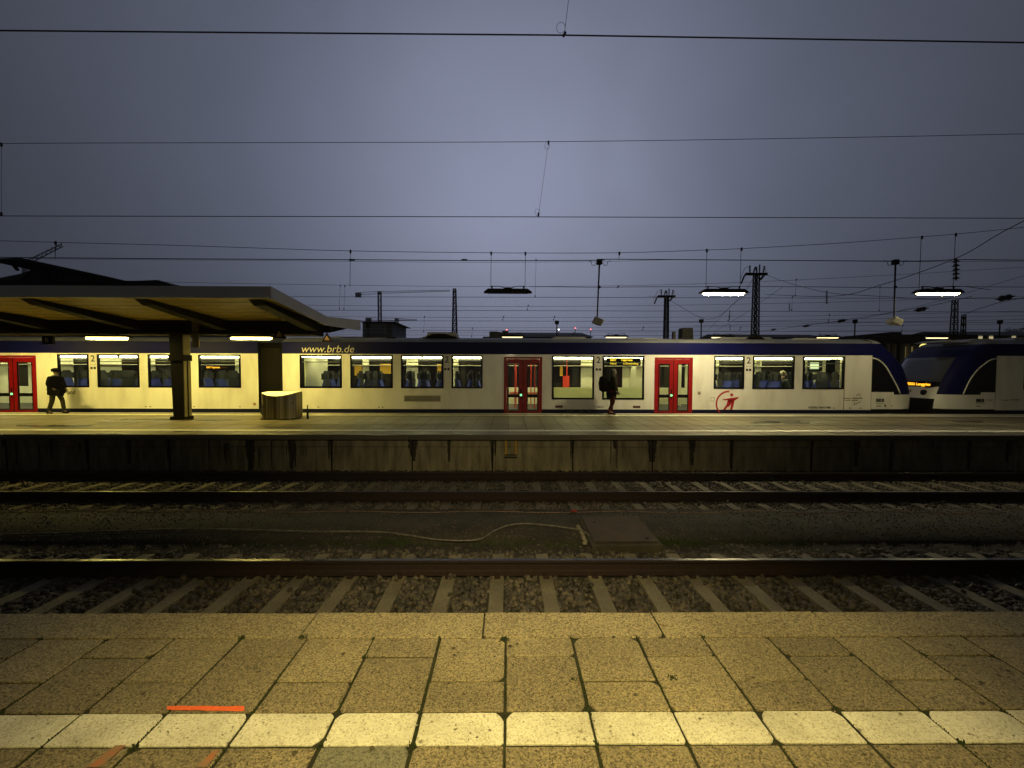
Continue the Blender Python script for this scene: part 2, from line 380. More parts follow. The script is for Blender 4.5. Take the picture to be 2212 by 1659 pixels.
# ================================================================== NEAR PLATFORM
EY = G(1098, 1323).y           # front edge
Y1 = G(1098, 1377).y; YA = G(1098, 1418).y; YB = G(1098, 1471).y; YW = G(1098, 1537).y; YV = G(1098, 1609).y
XC = G(1091.5, 1480).x; TW = .3975
np_ = MB(); np_.box(-12, 12, -6, EY - .03, -1.02, -.045)
nearp = np_.build('platform', 'concrete_dark'); tag(nearp, kind='structure')
jb = MB(); jb.box(-12, 12, -6, EY - .035, -.045, -.008); jb.build('joint_bed', 'joint', nearp)
def slab(mb, x0, x1, y0, y1, z=0.0, gap=.004, cham=0.3):
    r = rnd.random
    a = [gap * (.6 + .9 * r()) for _ in range(4)]
    x0 += a[0] * 2.0; x1 -= a[1] * 2.0; y0 += a[2] * 1.2; y1 -= a[3] * 1.2
    pts = []
    for (cx, cy, sx, sy) in ((x0, y0, 1, 1), (x1, y0, -1, 1), (x1, y1, -1, -1), (x0, y1, 1, -1)):
        c = (.010 + .030 * r()) if r() < cham else .004
        c2 = c * (.6 + .8 * r())
        p1 = (cx + sx * c, cy); p2 = (cx, cy + sy * c2)
        pm = (cx + sx * c * .42, cy + sy * c2 * .42)
        tri = [p2, pm, p1] if (sx, sy) in ((1, 1), (-1, -1)) else [p1, pm, p2]
        pts += tri
    # subdivide the long edges with wobble
    q = []
    n = len(pts)
    for i in range(n):
        p = Vector((*pts[i], 0)); nx = Vector((*pts[(i + 1) % n], 0)); q.append(p)
        d = nx - p
        if d.length > .1:
            k = int(d.length / .035); nn = Vector((-d.y, d.x, 0)).normalized()
            for j in range(1, k): q.append(p + d * (j / k) + nn * (.0016 * (r() - .3)))
    zt = z + .0025 * (r() - .5); tx = .0022 * (r() - .5); ty = .0022 * (r() - .5)
    cxm = (x0 + x1) / 2; cym = (y0 + y1) / 2
    def top(p, ins):
        d = Vector((cxm, cym, 0)) - p
        ex = ins if d.x > 0 else -ins; ey = ins if d.y > 0 else -ins
        return p + Vector((ex * min(1, abs(d.x) / .02), ey * min(1, abs(d.y) / .02), 0))
    lev = []
    for ins, zz in ((0, -.04), (0, -.003), (.003, 0)):
        lev.append([(*top(p, ins).xy, zt + zz + tx * (p.x - cxm) / .2 + ty * (p.y - cym) / .2) for p in q])
    n = len(q); vs = [v for l in lev for v in l]
    fs = []
    for k in range(2):
        for i in range(n): fs.append((k * n + i, k * n + (i + 1) % n, (k + 1) * n + (i + 1) % n, (k + 1) * n + i))
    fs.append(tuple(2 * n + i for i in range(n)))
    mb.add(vs, fs)
tile = [MB(), MB(), MB()]; white = MB(); edge = MB()
rowsB = [YV, YV - .40, YV - .80, YV - 1.2, YV - 1.6, YV - 2.0, YV - 2.4, YV - 2.8]
moss_pts = []
for k in range(-12, 12):
    x0 = XC + k * TW; x1 = x0 + TW
    ya = YA if k % 2 == 0 else YB
    slab(tile[0] if ya == YB else tile[rnd.choice((0, 1))], x0, x1, ya, Y1, gap=.0035)
    slab(tile[1] if rnd.random() < .7 else tile[0], x0, x1, YW, ya, gap=.0035)
    slab(white, x0, x1, YV, YW, gap=.003, cham=.35)
    for i in range(len(rowsB) - 1):
        grey = (k == -2 and i == 0)
        slab(tile[2] if grey else tile[1], x0, x1, rowsB[i + 1], rowsB[i])
    moss_pts += [(x0, YW, .5), (x0, YV, .6), (x0, ya, .35), (x0, Y1, .55)]
ex = [G(d, 1323).x for d in (330, 687, 1048, 1407)]; ex = [ex[0] - 1.08 * i for i in range(8, 0, -1)] + ex + [ex[-1] + 1.08 * i for i in range(1, 9)]
for i in range(len(ex) - 1): slab(edge, ex[i], ex[i + 1], Y1, EY, z=.002, gap=.0025, cham=.1)
tile[0].build('paving_slabs', 'slab', nearp); tile[1].build('paving_slabs', 'slab_dark', nearp); tile[2].build('paving_slabs', 'slab_grey', nearp)
white.build('white_line', 'slab_white', nearp); edge.build('edge_slabs', 'slab_edge', nearp)
# orange marker paint
def patch(name, pts, z, m, kind='structure', n=10, wob=.004, parent=None):
    mb = MB(); q = []
    for i in range(len(pts)):
        a = Vector(pts[i]); b = Vector(pts[(i + 1) % len(pts)])
        for j in range(n):
            p = a.lerp(b, j / n); q.append((p.x + wob * (rnd.random() - .5), p.y + wob * (rnd.random() - .5), z))
    mb.add(q, [tuple(range(len(q)))]); return mb.build(name, m, parent)
def gp(*ds, z=0): return [(G(a, b, z).x, G(a, b, z).y, 0) for a, b in ds]
patch('orange_paint_mark', gp((361, 1527), (528, 1527), (528, 1538), (361, 1535)), .0045, 'orange_paint', parent=nearp)
patch('orange_paint_mark', gp((250, 1612), (272, 1612), (218, 1659), (186, 1659)), .0045, 'orange_faint', parent=nearp)
patch('orange_paint_mark', gp((462, 1622), (474, 1622), (446, 1659), (424, 1659)), .0045, 'orange_faint', parent=nearp)
def blot(name, m, n_, yr, smin, smax):
    mb = MB()
    for i in range(n_):
        cx, cy = rnd.uniform(-2.9, 2.9), rnd.uniform(*yr); sz = rnd.uniform(smin, smax) * rnd.random() ** .5 + .002; q = []
        for k in range(11):
            a = k / 11 * 6.283; rr = sz * (1 + .7 * noise.noise(Vector((math.cos(a) * 1.3, math.sin(a) * 1.3, i * 3.7))))
            q.append((cx + rr * math.cos(a) * rnd.uniform(.9, 1.5), cy + rr * math.sin(a), .0062))
        mb.add(q, [tuple(range(11))])
    return mb.build(name, m, nearp)
blot('dirt_spots', mat('dirt', (.045, .036, .018), (.10, .085, .05), rough=.9, scale=60), 60, (YV - .35, YV - .01), .002, .009)
blot('dirt_spots', 'dirt', 70, (YW + .01, Y1), .002, .010)
blot('worn_spots', mat('worn', (.20, .18, .12), (.34, .31, .22), rough=.9, scale=80), 120, (YV + .01, YW - .01), .001, .0045)
# moss
mo = MB()
for (x, y, pr) in moss_pts:
    if rnd.random() < pr:
        nb = rnd.randint(5, 26)
        for _ in range(nb):
            a = rnd.random() * 6.28; rr = abs(rnd.gauss(0, .010))
            cx, cy = x + rr * math.cos(a) * .8, y + rr * math.sin(a) * 1.2
            if cy > Y1 + .02: continue
            h = .003 + .006 * rnd.random(); s_ = .003 + .004 * rnd.random()
            mo.tube((cx, cy, -.008), (cx + rnd.gauss(0, .003), cy + rnd.gauss(0, .003), h), s_, s_ * .4, n=4)
for k in range(-7, 9):            # moss running along the joints
    x = XC + k * TW
    for j in range(90):
        if noise.noise(Vector((k * 3.1, j * .07, 0))) > -.05:
            y = Y1 - j * .011
            mo.tube((x + rnd.gauss(0, .002), y, -.01), (x + rnd.gauss(0, .003), y, -.001 + .004 * rnd.random()), .0035, .002, n=4)
for (dx, dy, n_) in ((1088, 1382, 60), (655, 1377, 50), (525, 1377, 20), (1453, 1464, 26), (1240, 1470, 14)):
    c = G(dx, dy)
    for _ in range(n_):
        cx, cy = c.x + rnd.gauss(0, .012), c.y + rnd.gauss(0, .009)
        mo.tube((cx, cy, -.005), (cx + rnd.gauss(0, .004), cy + rnd.gauss(0, .004), .006 + .008 * rnd.random()), .004, .001, n=4)
tag(mo.build('moss', 'moss'), 'dark green moss growing in the slab joints', 'moss', kind='stuff')

# near platform lamp (above and behind the photographer's head)
def canopy_lamp(loc, m, label, group, L_=1.2, name='fluorescent_lamp', w_=.10):
    t = thing(name, label, 'lamp', loc, group)
    b = MB(); x, y, z = loc
    b.prism([(y - .15, z + .06), (y + .15, z + .06), (y + .06, z + .13), (y - .06, z + .13)], 'x', x - L_ / 2 - .08, x + L_ / 2 + .08)
    b.box(x - .35, x - .31, y - .02, y + .02, z + .13, z + .22); b.box(x + .31, x + .35, y - .02, y + .02, z + .13, z + .22)
    b.build('housing', 'steel_dark', t)
    b = MB(); b.mi = 0
    pr = [(y - w_ / 2, z + .058), (y + w_ / 2, z + .058), (y + w_ * .5, z + .03), (y + w_ * .28, z), (y - w_ * .28, z), (y - w_ * .5, z + .03)]
    b.prism(pr, 'x', x - L_ / 2, x + L_ / 2)
    o = b.build('tube', [m, 'tube_glow'], t)
    for pl in o.data.polygons:
        if pl.normal.y < -.3 or abs(pl.normal.x) > .5 or pl.normal.z > .5: pl.material_index = 1
    return t
nl = canopy_lamp((.12, .15, 3.05), 'tube_near', 'platform lamp above the near platform behind the camera', None, L_=.9)
ld = bpy.data.lights.new('lamp_light', 'SPOT'); ld.energy = 740; ld.color = (1, .78, .27); ld.spot_size = R(94); ld.spot_blend = 1; ld.shadow_soft_size = .12
lo_ = bpy.data.objects.new('lamp_light', ld); C.objects.link(lo_); lo_.parent = nl; lo_.location = (0, .02, -.06)
lo_.rotation_euler = (R(33), 0, 0)
ld = bpy.data.lights.new('lamp_light', 'SPOT'); ld.energy = 450; ld.color = (1, .84, .52); ld.spot_size = R(80); ld.spot_blend = 1; ld.shadow_soft_size = .12
lo_ = bpy.data.objects.new('lamp_light', ld); C.objects.link(lo_); lo_.parent = nl; lo_.location = (0, .12, -.06)
lo_.rotation_euler = (R(69), 0, 0)

# ================================================================== TRACKS
def rail_mb(mb, yc, z0=-.93, x0=-42, x1=42):
    pr = [(-.075, 0), (.075, 0), (.075, .011), (.02, .03), (.0085, .045), (.0085, .125), (.036, .14), (.036, .163), (.028, .17), (-.028, .17), (-.036, .163), (-.036, .14), (-.0085, .125), (-.0085, .045), (-.02, .03), (-.075, .011)]
    mb.mi = 0; mb.prism([(yc + a, z0 + b) for a, b in pr], 'x', x0, x1)
    mb.mi = 1; mb.box(x0, x1, yc - .027, yc + .027, z0 + .1695, z0 + .1715)
def track(label, yc, xs, stat):
    t = thing('railway_track', label, 'railway track', (0, yc, -.93))
    for s_ in (-1, 1):
        b = MB(); rail_mb(b, yc + s_ * .7525); b.build('rail', ['rail_side', 'rail_top'], t)
    for x in xs:
        b = MB(); w_ = .078 + .006 * rnd.random(); dz = rnd.uniform(-.004, .004); sk = rnd.uniform(-.012, .012)
        vs = []
        for (zz, ww) in ((-1.06, w_ + .03), (-.93, w_)):
            vs += [(x - ww - sk, yc - 1.3, zz + dz), (x + ww - sk, yc - 1.3, zz + dz), (x + ww + sk, yc + 1.3, zz + dz), (x - ww + sk, yc + 1.3, zz + dz)]
        b.add(vs, [(0, 1, 2, 3), (4, 5, 6, 7), (0, 1, 5, 4), (1, 2, 6, 5), (2, 3, 7, 6), (3, 0, 4, 7)])
        b.mi = 1
        for s_ in (-1, 1):
            for q in (-1, 1):
                yy = yc + s_ * .7525 + q * .115
                b.box(x - .035, x + .035, yy - .035, yy + .035, -.935, -.895); b.tube((x, yy, -.9), (x, yy, -.865), .014, n=6)
        b.build('sleeper', ['sleeper_shaded' if stat else 'sleeper', 'rail_side'], t)
    return t
YR1 = 5.13 - .7525; YR2 = 8.78
x1s = [-.13 + .6 * k for k in range(-13, 14)]
x2s = [.02 + .6 * k for k in range(-22, 23)]
track('nearer railway track, its far rail shining just beyond the near platform', YR1, x1s, 0)
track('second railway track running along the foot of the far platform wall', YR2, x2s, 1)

# ballast stones
def stones(name, n, yr, xs, base, seed, label, smin=.021, smax=.044, yc=None):
    rs = np.random.RandomState(seed)
    ph = (1 + 5 ** .5) / 2
    ico = np.array([(-1, ph, 0), (1, ph, 0), (-1, -ph, 0), (1, -ph, 0), (0, -1, ph), (0, 1, ph), (0, -1, -ph), (0, 1, -ph), (ph, 0, -1), (ph, 0, 1), (-ph, 0, -1), (-ph, 0, 1)]) / 1.902
    fc = np.array([(0, 11, 5), (0, 5, 1), (0, 1, 7), (0, 7, 10), (0, 10, 11), (1, 5, 9), (5, 11, 4), (11, 10, 2), (10, 7, 6), (7, 1, 8), (3, 9, 4), (3, 4, 2), (3, 2, 6), (3, 6, 8), (3, 8, 9), (4, 9, 5), (2, 4, 11), (6, 2, 10), (8, 6, 7), (9, 8, 1)])
    y = rs.uniform(yr[0], yr[1], n * 2); hw = 1.27 * y + .6
    x = rs.uniform(-1, 1, n * 2) * hw
    keep = np.ones(n * 2, bool)
    if xs is not None:
        a = np.array(xs); dmin = np.min(np.abs(x[:, None] - a[None, :]), axis=1)
        on = (dmin < .092) & (np.abs(y - yc) < 1.3)
        stray = rs.rand(n * 2) < .02
        keep &= ~on | (stray & (np.abs(y - yc) > .2))
        for s_ in (-1, 1): keep &= np.abs(y - (yc + s_ * .7525)) > .085
        high = on & keep
    else: high = np.zeros(n * 2, bool)
    x = x[keep][:n]; y = y[keep][:n]; high = high[keep][:n]; n = len(x)
    z = np.full(n, base) + rs.uniform(-.02, .012, n) + np.where(high, .05, 0)
    sz = rs.uniform(smin, smax, n)
    v = ico[None] * (1 + rs.uniform(-.28, .28, (n, 12, 1))) * rs.uniform(.65, 1.25, (n, 1, 3)) * sz[:, None, None]
    ang = rs.uniform(0, 6.28, (n, 3))
    for ax in range(3):
        c, s_ = np.cos(ang[:, ax])[:, None], np.sin(ang[:, ax])[:, None]
        i, j = [(0, 1), (1, 2), (0, 2)][ax]
        a_, b_ = v[:, :, i].copy(), v[:, :, j].copy()
        v[:, :, i] = a_ * c - b_ * s_; v[:, :, j] = a_ * s_ + b_ * c
    v[:, :, 0] += x[:, None]; v[:, :, 1] += y[:, None]; v[:, :, 2] += z[:, None]
    f = (fc[None] + (np.arange(n) * 12)[:, None, None]).reshape(-1)
    me = bpy.data.meshes.new(name); me.vertices.add(n * 12); me.vertices.foreach_set('co', v.reshape(-1))
    me.loops.add(len(f)); me.loops.foreach_set('vertex_index', f.astype(np.int32))
    me.polygons.add(n * 20); me.polygons.foreach_set('loop_start', (np.arange(n * 20) * 3).astype(np.int32))
    me.update(calc_edges=True); me.validate()
    me.materials.append(M['ballast_stone'])
    o = bpy.data.objects.new(name, me); C.objects.link(o)
    return tag(o, label, 'gravel', kind='stuff')
stones('ballast', 17500, (2.9, 6.02), x1s, -.955, 3, 'coarse grey ballast stones around the nearer track', yc=YR1)
stones('ballast', 21000, (7.40, 10.56), x2s, -.955, 4, 'coarse grey ballast stones around the second track', yc=YR2)

stones('loose_gravel', 9000, (6.0, 7.38), None, -.868, 8, 'small loose gravel and grit strewn over the path', smin=.004, smax=.014)
# weeds by the path
gr = MB()
def weed(cx, cy, z, n, h, sp):
    for _ in range(n):
        a = rnd.random() * 6.28; x = cx + rnd.gauss(0, sp); y = cy + rnd.gauss(0, sp * .4)
        hh = h * (.4 + .8 * rnd.random()); lx = math.cos(a) * hh * .5; ly = math.sin(a) * hh * .5; w_ = .004 + .004 * rnd.random()
        gr.add([(x - w_, y, z), (x + w_, y, z), (x + lx * .5 + w_ * .8, y + ly * .5, z + hh * .6), (x + lx * .5 - w_ * .8, y + ly * .5, z + hh * .6), (x + lx, y + ly, z + hh)], [(0, 1, 2, 3), (3, 2, 4)])
for i in range(150):
    x = rnd.uniform(-7, 8); weed(x, rnd.gauss(5.98, .06), -.93, 14, .05 + .05 * max(0, noise.noise(Vector((x * .8, 0, 0))) + .3), .06)
for dx, n_ in ((860, 200), (1060, 70), (700, 60), (1440, 160), (1480, 120), (1320, 60), (1650, 60)):
    p = G(dx, 1180, -.93); weed(p.x, 6.0, -.93, n_, .09, .16)
tag(gr.build('grass', 'grass'), 'low weeds and grass along the near side of the path', 'grass', kind='stuff')

# hose on the path
pts = [(-60, 1162), (0, 1155), (120, 1152), (240, 1148), (340, 1145), (450, 1143), (560, 1145), (680, 1148), (760, 1148), (830, 1150), (880, 1156), (940, 1165), (1000, 1168), (1040, 1163), (1070, 1146), (1100, 1135), (1135, 1131), (1180, 1134), (1220, 1140), (1255, 1146), (1275, 1158)]
def smooth_path(q, k=6):
    q = [Vector(a) for a in q]; o = []
    for i in range(len(q) - 1):
        p0, p1, p2, p3 = q[max(i - 1, 0)], q[i], q[i + 1], q[min(i + 2, len(q) - 1)]
        for j in range(k):
            t = j / k
            o.append(.5 * ((2 * p1) + (p2 - p0) * t + (2 * p0 - 5 * p1 + 4 * p2 - p3) * t * t + (3 * p1 - p0 - 3 * p2 + p3) * t ** 3))
    o.append(q[-1]); return o
b = MB(); b.path(smooth_path([G(a, c + .5 * math.sin(a * .05), -.853) for a, c in pts]), .0125, 8)
tag(b.build('cable', 'hose', smooth=True), 'thick pale cable snaking along the path into the chamber cover', 'cable')
pts = [(-40 + 60 * i, 1104.5 + 1.6 * math.sin(i * 1.3) + (2.5 * i / 38)) for i in range(38)]
b = MB(); b.path(smooth_path([G(a, c, -.872) for a, c in pts], 3), .007, 6)
tag(b.build('cable', 'cord', smooth=True), 'thin pinkish cord lying along the far edge of the path', 'cord')
# chamber cover
c0 = G(1245, 1117, -.84); c1 = G(1383, 1117, -.84); c2 = G(1425, 1178, -.84); c3 = G(1290, 1178, -.84)
xa, xb = (c0.x + c3.x) / 2, (c1.x + c2.x) / 2
t = thing('chamber_cover', 'rusty square chamber cover set in a raised concrete kerb beside the path', 'manhole cover', ((xa + xb) / 2, c3.y, -.96))
b = MB(); b.box(xa - .02, xb + .02, c3.y, c0.y + .02, -.98, -.845); b.build('kerb', 'concrete_dark', t, bevel=.01)
b = MB(); b.box(xa + .03, xb - .03, c3.y + .10, c0.y - .02, -.843, -.822); b.build('lid', 'hatch', t, bevel=.004)
b = MB(); b.tube((xb - .15, c3.y + .2, -.825), (xb - .15, c3.y + .2, -.817), .03, n=12); b.build('lifting_hole', 'black', t)
b = MB(); b.tube((xa + .18, c0.y - .3, -.825), (xa + .18, c0.y - .3, -.817), .02, n=12); b.build('lifting_hole', 'black', t)
p = G(1232, 1140, -.87); b = MB()
for i in range(9):
    q = Vector((xa - .09 + rnd.uniform(-.03, .03), c3.y + .12 + i * .08, -.86)); b.ball(q, .035, .05, .02, 7, 5)
b.build('mortar', 'lime', t)
# litter
def scrap(dx, dy, z, m, label, name, s_=.025):
    p = G(dx, dy, z); b = MB()
    vs = [(p.x + s_ * math.cos(a) * rnd.uniform(.7, 1.3), p.y + s_ * .7 * math.sin(a) * rnd.uniform(.7, 1.3), p.z + rnd.uniform(0, s_ * .6)) for a in [i * 1.047 for i in range(6)]]
    vs += [(p.x, p.y, p.z + s_ * .8), (p.x, p.y, p.z - .004)]
    b.add(vs, [(i, (i + 1) % 6, 6) for i in range(6)] + [((i + 1) % 6, i, 7) for i in range(6)])
    return tag(b.build(name, m), label, 'litter')
scrap(1240, 1106, -.85, 'red_bag', 'crumpled red packet lying on the cord beside the path', 'litter', .06)
scrap(344, 1012, -.93, 'white_scrap', 'white paper scrap at the foot of the far platform wall', 'litter', .05)
scrap(242, 1059, -.92, 'white_scrap', 'white scrap between the rails on the left of the second track', 'litter', .03)
scrap(1793, 1128, -.86, 'white_scrap', 'small white scrap on the right part of the path', 'litter', .016)
scrap(1234, 1010, -.92, 'white_scrap', 'pale scrap on the ballast under the far platform wall', 'litter', .03)
scrap(2408 / 1.736, 2165 / 1.736, -.92, 'white_scrap', 'white scrap on the ballast between two near sleepers', 'litter', .018)

# ================================================================== FAR PLATFORM
FY = G(1098, 939.5).y; FE = 15.35
b = MB(); b.box(-34, 40, FY + .22, FE - .1, -1.02, -.135)
farp = b.build('far_platform', 'concrete_wall'); tag(farp, kind='structure')
b = MB(); b.box(-34, 40, FY + .05, FE - .05, -.135, -.002); b.build('paving', 'platform_far', farp)
# thin seams (real grooves between slabs)
b = MB()
x = -20
while x < 30:
    b.box(x, x + .012, FY + .4, FE - .5, -.001, .001); x += 1.0 if x < -5 or x > 6 else .5
for yy in (12.1, 13.3, 14.2): b.box(-30, 38, yy, yy + .01, -.001, .001)
b.build('joint', 'joint', farp)
b = MB(); xx = -30.0 + G(1064, 945).x % 2
while xx < 38:
    b.box(xx + .004, xx + 1.96 + .03, FY, FY + .30, -.13 + rnd.uniform(-.006, .006), .003); xx += 1.995
b.build('edge_slab', 'platform_far', farp, bevel=.008)
b = MB(); b.box(-34, 40, FE - .30, FE - .002, -.14, .006); b.build('edge_slab', 'platform_far', farp, bevel=.01)
b = MB(); b.add([(-34, FE - .30, .0095), (40, FE - .30, .0095), (40, FE - .12, .0095), (-34, FE - .12, .0095)], [(0, 1, 2, 3)]); b.build('edge_strip', 'far_white', farp)
# upright panels of the wall
px = [P(d, 980, FY + .2).x for d in (891, 1064, 1235, 1409)]; st = (px[3] - px[0]) / 3
b = MB(); b2 = MB(); b3 = MB(); b4 = MB()
for k in range(-9, 12):
    xa_ = px[0] + k * st
    b.box(xa_ + .02, xa_ + st - .02, FY + .185, FY + .23, -.99, -.345)
    b.box(xa_ + .02, xa_ + st - .02, FY + .175, FY + .23, -.325, -.15)
    # stains running from the joint, and lime streaks
    def streak(mb, x, z0, z1, w_, yy):
        q = []
        n = 9
        for i in range(n + 1):
            z = z0 + (z1 - z0) * i / n; q.append((x - w_ * (.5 + .3 * rnd.random()) * (1 - .5 * i / n), yy, z))
        for i in range(n, -1, -1):
            z = z0 + (z1 - z0) * i / n; q.append((x + w_ * (.5 + .3 * rnd.random()) * (1 - .5 * i / n), yy, z))
        mb.add(q, [tuple(range(len(q)))])
    streak(b2, xa_ + rnd.uniform(-.02, .02), -.15, rnd.uniform(-.5, -.98), rnd.choice((.03, .05, .07, .20)), FY + .172)
    streak(b2, xa_ + rnd.uniform(-.08, .08), -.15, rnd.uniform(-.3, -.95), rnd.uniform(.02, .10), FY + .1712)
    if rnd.random() < .6: streak(b2, xa_ + st / 2 + rnd.uniform(-.15, .15), -.15, rnd.uniform(-.35, -.95), rnd.uniform(.03, .16), FY + .172)
    for j in range(rnd.choice((0, 0, 1, 3, 6))):
        streak(b2, xa_ + rnd.uniform(.1, st - .1), rnd.uniform(-.15, -.35), rnd.uniform(-.4, -.9), rnd.uniform(.008, .05), FY + .1717)
    for j in range(rnd.choice((0, 1, 2, 5, 9))):
        streak(b3, xa_ + rnd.uniform(.1, st - .1), rnd.uniform(-.15, -.4), rnd.uniform(-.5, -.97), rnd.uniform(.006, .02), FY + .1722)
    b4.box(xa_ - .012, xa_ + .012, FY + .168, FY + .19, -.98, -.15)
b.build('wall_panel', 'concrete_wall', farp); b2.build('water_stain', 'stain', farp); b3.build('lime_streak', 'lime', farp); b4.build('panel_joint', 'black', farp)
# painted safety lines
la = G(1098, 928.8).y; lb = G(1098, 931.8).y
b = MB()
b.add([(-34, lb, .004), (40, lb, .004), (40, la, .004), (-34, la, .004)], [(0, 1, 2, 3)])
la = G(1098, 896).y; lb = G(1098, 898).y
b.add([(-34, lb, .004), (40, lb, .004), (40, la, .004), (-34, la, .004)], [(0, 1, 2, 3)])
b.build('safety_line', 'far_white', farp)
# wet patches
for i, (dx, dy, w_, h_) in enumerate(((1690, 911, 60, 1.6), (1655, 913, 34, 2.0), (1725, 914, 30, 1.0), (2090, 911, 40, 1.6), (350, 906, 90, 1.6), (470, 908, 60, 1.2), (120, 920, 90, 1.6), (260, 912, 70, 1.2), (400, 931, 40, 1.2), (820, 940, 30, .9), (230, 937, 40, .9))):
    mb = MB(); q = []
    for k in range(40):
        a = k / 40 * 6.283; rr = 1 + .45 * noise.noise(Vector((math.cos(a) * 1.5, math.sin(a) * 1.5, i * 7)))
        p = G(dx + w_ * .9 * rr * math.cos(a), dy + h_ * 1.1 * rr * math.sin(a)); q.append((p.x, p.y, .0035))
    mb.add(q, [tuple(range(40))]); mb.build('wet_patch', 'wet', farp)
# yellow-edged step recess
pl = P(1091, 951, FY + .16); pr_ = P(1116, 983, FY + .16)
t = thing('wall_steps', 'small metal step frame with yellow side rails fixed to the platform wall', 'steps', ((pl.x + pr_.x) / 2, FY + .16, -.6))
b = MB(); b.box(pl.x, pl.x + .045, FY + .08, FY + .165, pr_.z + .03, -.15); b.build('side_rail', 'yellow_paint', t)
b = MB(); b.box(pr_.x - .045, pr_.x, FY + .08, FY + .165, pr_.z + .03, -.15); b.build('side_rail', 'yellow_paint', t)
b = MB(); b.box(pl.x - .01, pr_.x + .01, FY - .03, FY + .165, pr_.z - .01, pr_.z + .025); b.build('tread', 'column_light', t)
# shallow ballast heap at the foot of wall done by stones()

# ================================================================== CANOPY
XE = -5.68
def uy(Y):                      # height of underside
    return 3.29 + (3.10 - 3.29) * (Y - 10.05) / 2.95 if Y < 13 else 3.10 + (Y - 13) * .02
t = thing('platform_canopy', 'butterfly platform canopy with pale edge and yellow lit underside on the left', 'canopy', (-10.6, 13.4, 0))
b = MB()
prof_top = [(9.98, 3.57), (13.0, 3.24), (15.95, 3.47)]
prof_bot = [(9.98, 3.30), (13.0, 3.12), (15.95, 3.12)]
b.prism([(10.03, 3.54), (13.0, 3.225), (15.9, 3.44), (15.9, 3.36), (13.0, 3.16), (10.03, 3.46)], 'x', -34, XE - .06)
b.build('roof', 'roof_slate', t)
b = MB(); xs_ = [-34, -27.5, -21.5, -16.0, -11.72, -8.0 + .72, XE]
xs_ = [-34, -28, -22, -16.5, P(92 / 1.736, 640, 10).x, P(854 / 1.736, 640, 10).x, XE]
for i in range(len(xs_) - 1): b.box(xs_[i] + .004, xs_[i + 1] - .004, 9.97, 10.03, 3.285, 3.57)
b.build('fascia', 'fascia', t)
b = MB()
b.prism([(9.975, 3.572), (13.0, 3.245), (13.0, 2.97), (9.975, 3.287)], 'x', XE, XE + .05)
b.prism([(13.004, 3.245), (15.95, 3.475), (15.95, 3.09), (13.004, 2.97)], 'x', XE, XE + .05)
b.build('fascia', 'fascia', t)
# underside boards with ribs
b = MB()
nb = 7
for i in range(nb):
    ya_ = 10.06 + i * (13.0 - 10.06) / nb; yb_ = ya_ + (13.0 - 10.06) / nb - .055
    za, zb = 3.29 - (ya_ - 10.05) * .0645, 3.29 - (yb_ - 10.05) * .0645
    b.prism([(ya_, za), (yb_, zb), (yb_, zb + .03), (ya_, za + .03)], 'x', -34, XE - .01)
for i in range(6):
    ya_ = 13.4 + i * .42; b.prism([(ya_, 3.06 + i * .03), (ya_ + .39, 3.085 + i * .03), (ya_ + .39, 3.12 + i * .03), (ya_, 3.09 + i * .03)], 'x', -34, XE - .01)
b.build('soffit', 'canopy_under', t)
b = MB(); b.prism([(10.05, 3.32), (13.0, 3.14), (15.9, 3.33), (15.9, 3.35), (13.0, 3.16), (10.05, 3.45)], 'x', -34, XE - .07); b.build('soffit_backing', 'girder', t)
bx = [P(d, 652, 10.2).x for d in (67, 311, 556)]; sp = (bx[2] - bx[0]) / 2
for k in range(-5, 3):
    x = bx[0] + k * sp
    b = MB()
    b.prism([(10.1, 3.285), (10.32, 3.17), (13.0, 2.80), (13.0, 3.10)], 'x', x - .16, x + .16)
    b.prism([(13.9, 3.06), (13.9, 2.82), (15.5, 3.12), (15.8, 3.25), (15.8, 3.27)], 'x', x - .16, x + .16)
    b.build('beam', 'girder', t)
b = MB(); b.box(-34, XE - .45, 13.0, 13.9, 2.69, 3.12); b.build('girder', 'girder', t)
# columns
cx0 = P(370, 800, 13.2).x; cx1 = P(395, 800, 13.2).x; cx2 = P(411, 800, 13.2).x
for off in (0, -9.6):
    b = MB(); y0c, y1c = 13.2, 13.5
    b.mi = 0
    b.add([(cx0 + off + .03, y0c, 0), (cx1 + off, y0c, 0), (cx1 + off, y1c, 0), (cx0 + off + .03, y1c, 0), (cx0 + off - .05, y0c, 2.70), (cx1 + off, y0c, 2.70), (cx1 + off, y1c, 2.70), (cx0 + off - .05, y1c, 2.70)],
          [(0, 3, 2, 1), (4, 5, 6, 7), (0, 1, 5, 4), (1, 2, 6, 5), (2, 3, 7, 6), (3, 0, 4, 7)])
    b.box(cx0 + off - .07, cx1 + off + .05, y0c - .03, y1c + .03, 1.86, 2.05); b.box(cx0 + off - .05, cx1 + off + .05, y0c - .04, y1c + .04, 0, .10)
    b.mi = 1
    b.box(cx1 + off + .002, cx1 + off + .025, y0c + .01, y1c, .10, 1.855); b.box(cx1 + off + .002, cx1 + off + .025, y0c + .01, y1c, 2.055, 3.0)
    b.mi = 0; b.box(cx1 + off + .002, cx1 + off + .05, y0c + .13, y0c + .16, .1, 1.855)
    b.build('column', ['column', 'column_light'], t)
b = MB(); q = P(424, 712, 13.0); b.box(q.x - .1, q.x + .1, 12.95, 13.0, q.z - .55, q.z + .25); b.build('notice_board', 'column_light', t)
b = MB(); b.tube((-34, 12.95, 2.74), (XE - .5, 12.95, 2.74), .022, n=8); b.build('conduit', 'column', t)
b = MB(); b.tube((-34, 9.93, 3.31), (XE, 9.93, 3.31), .03, n=8); b.build('gutter', 'fascia', t)
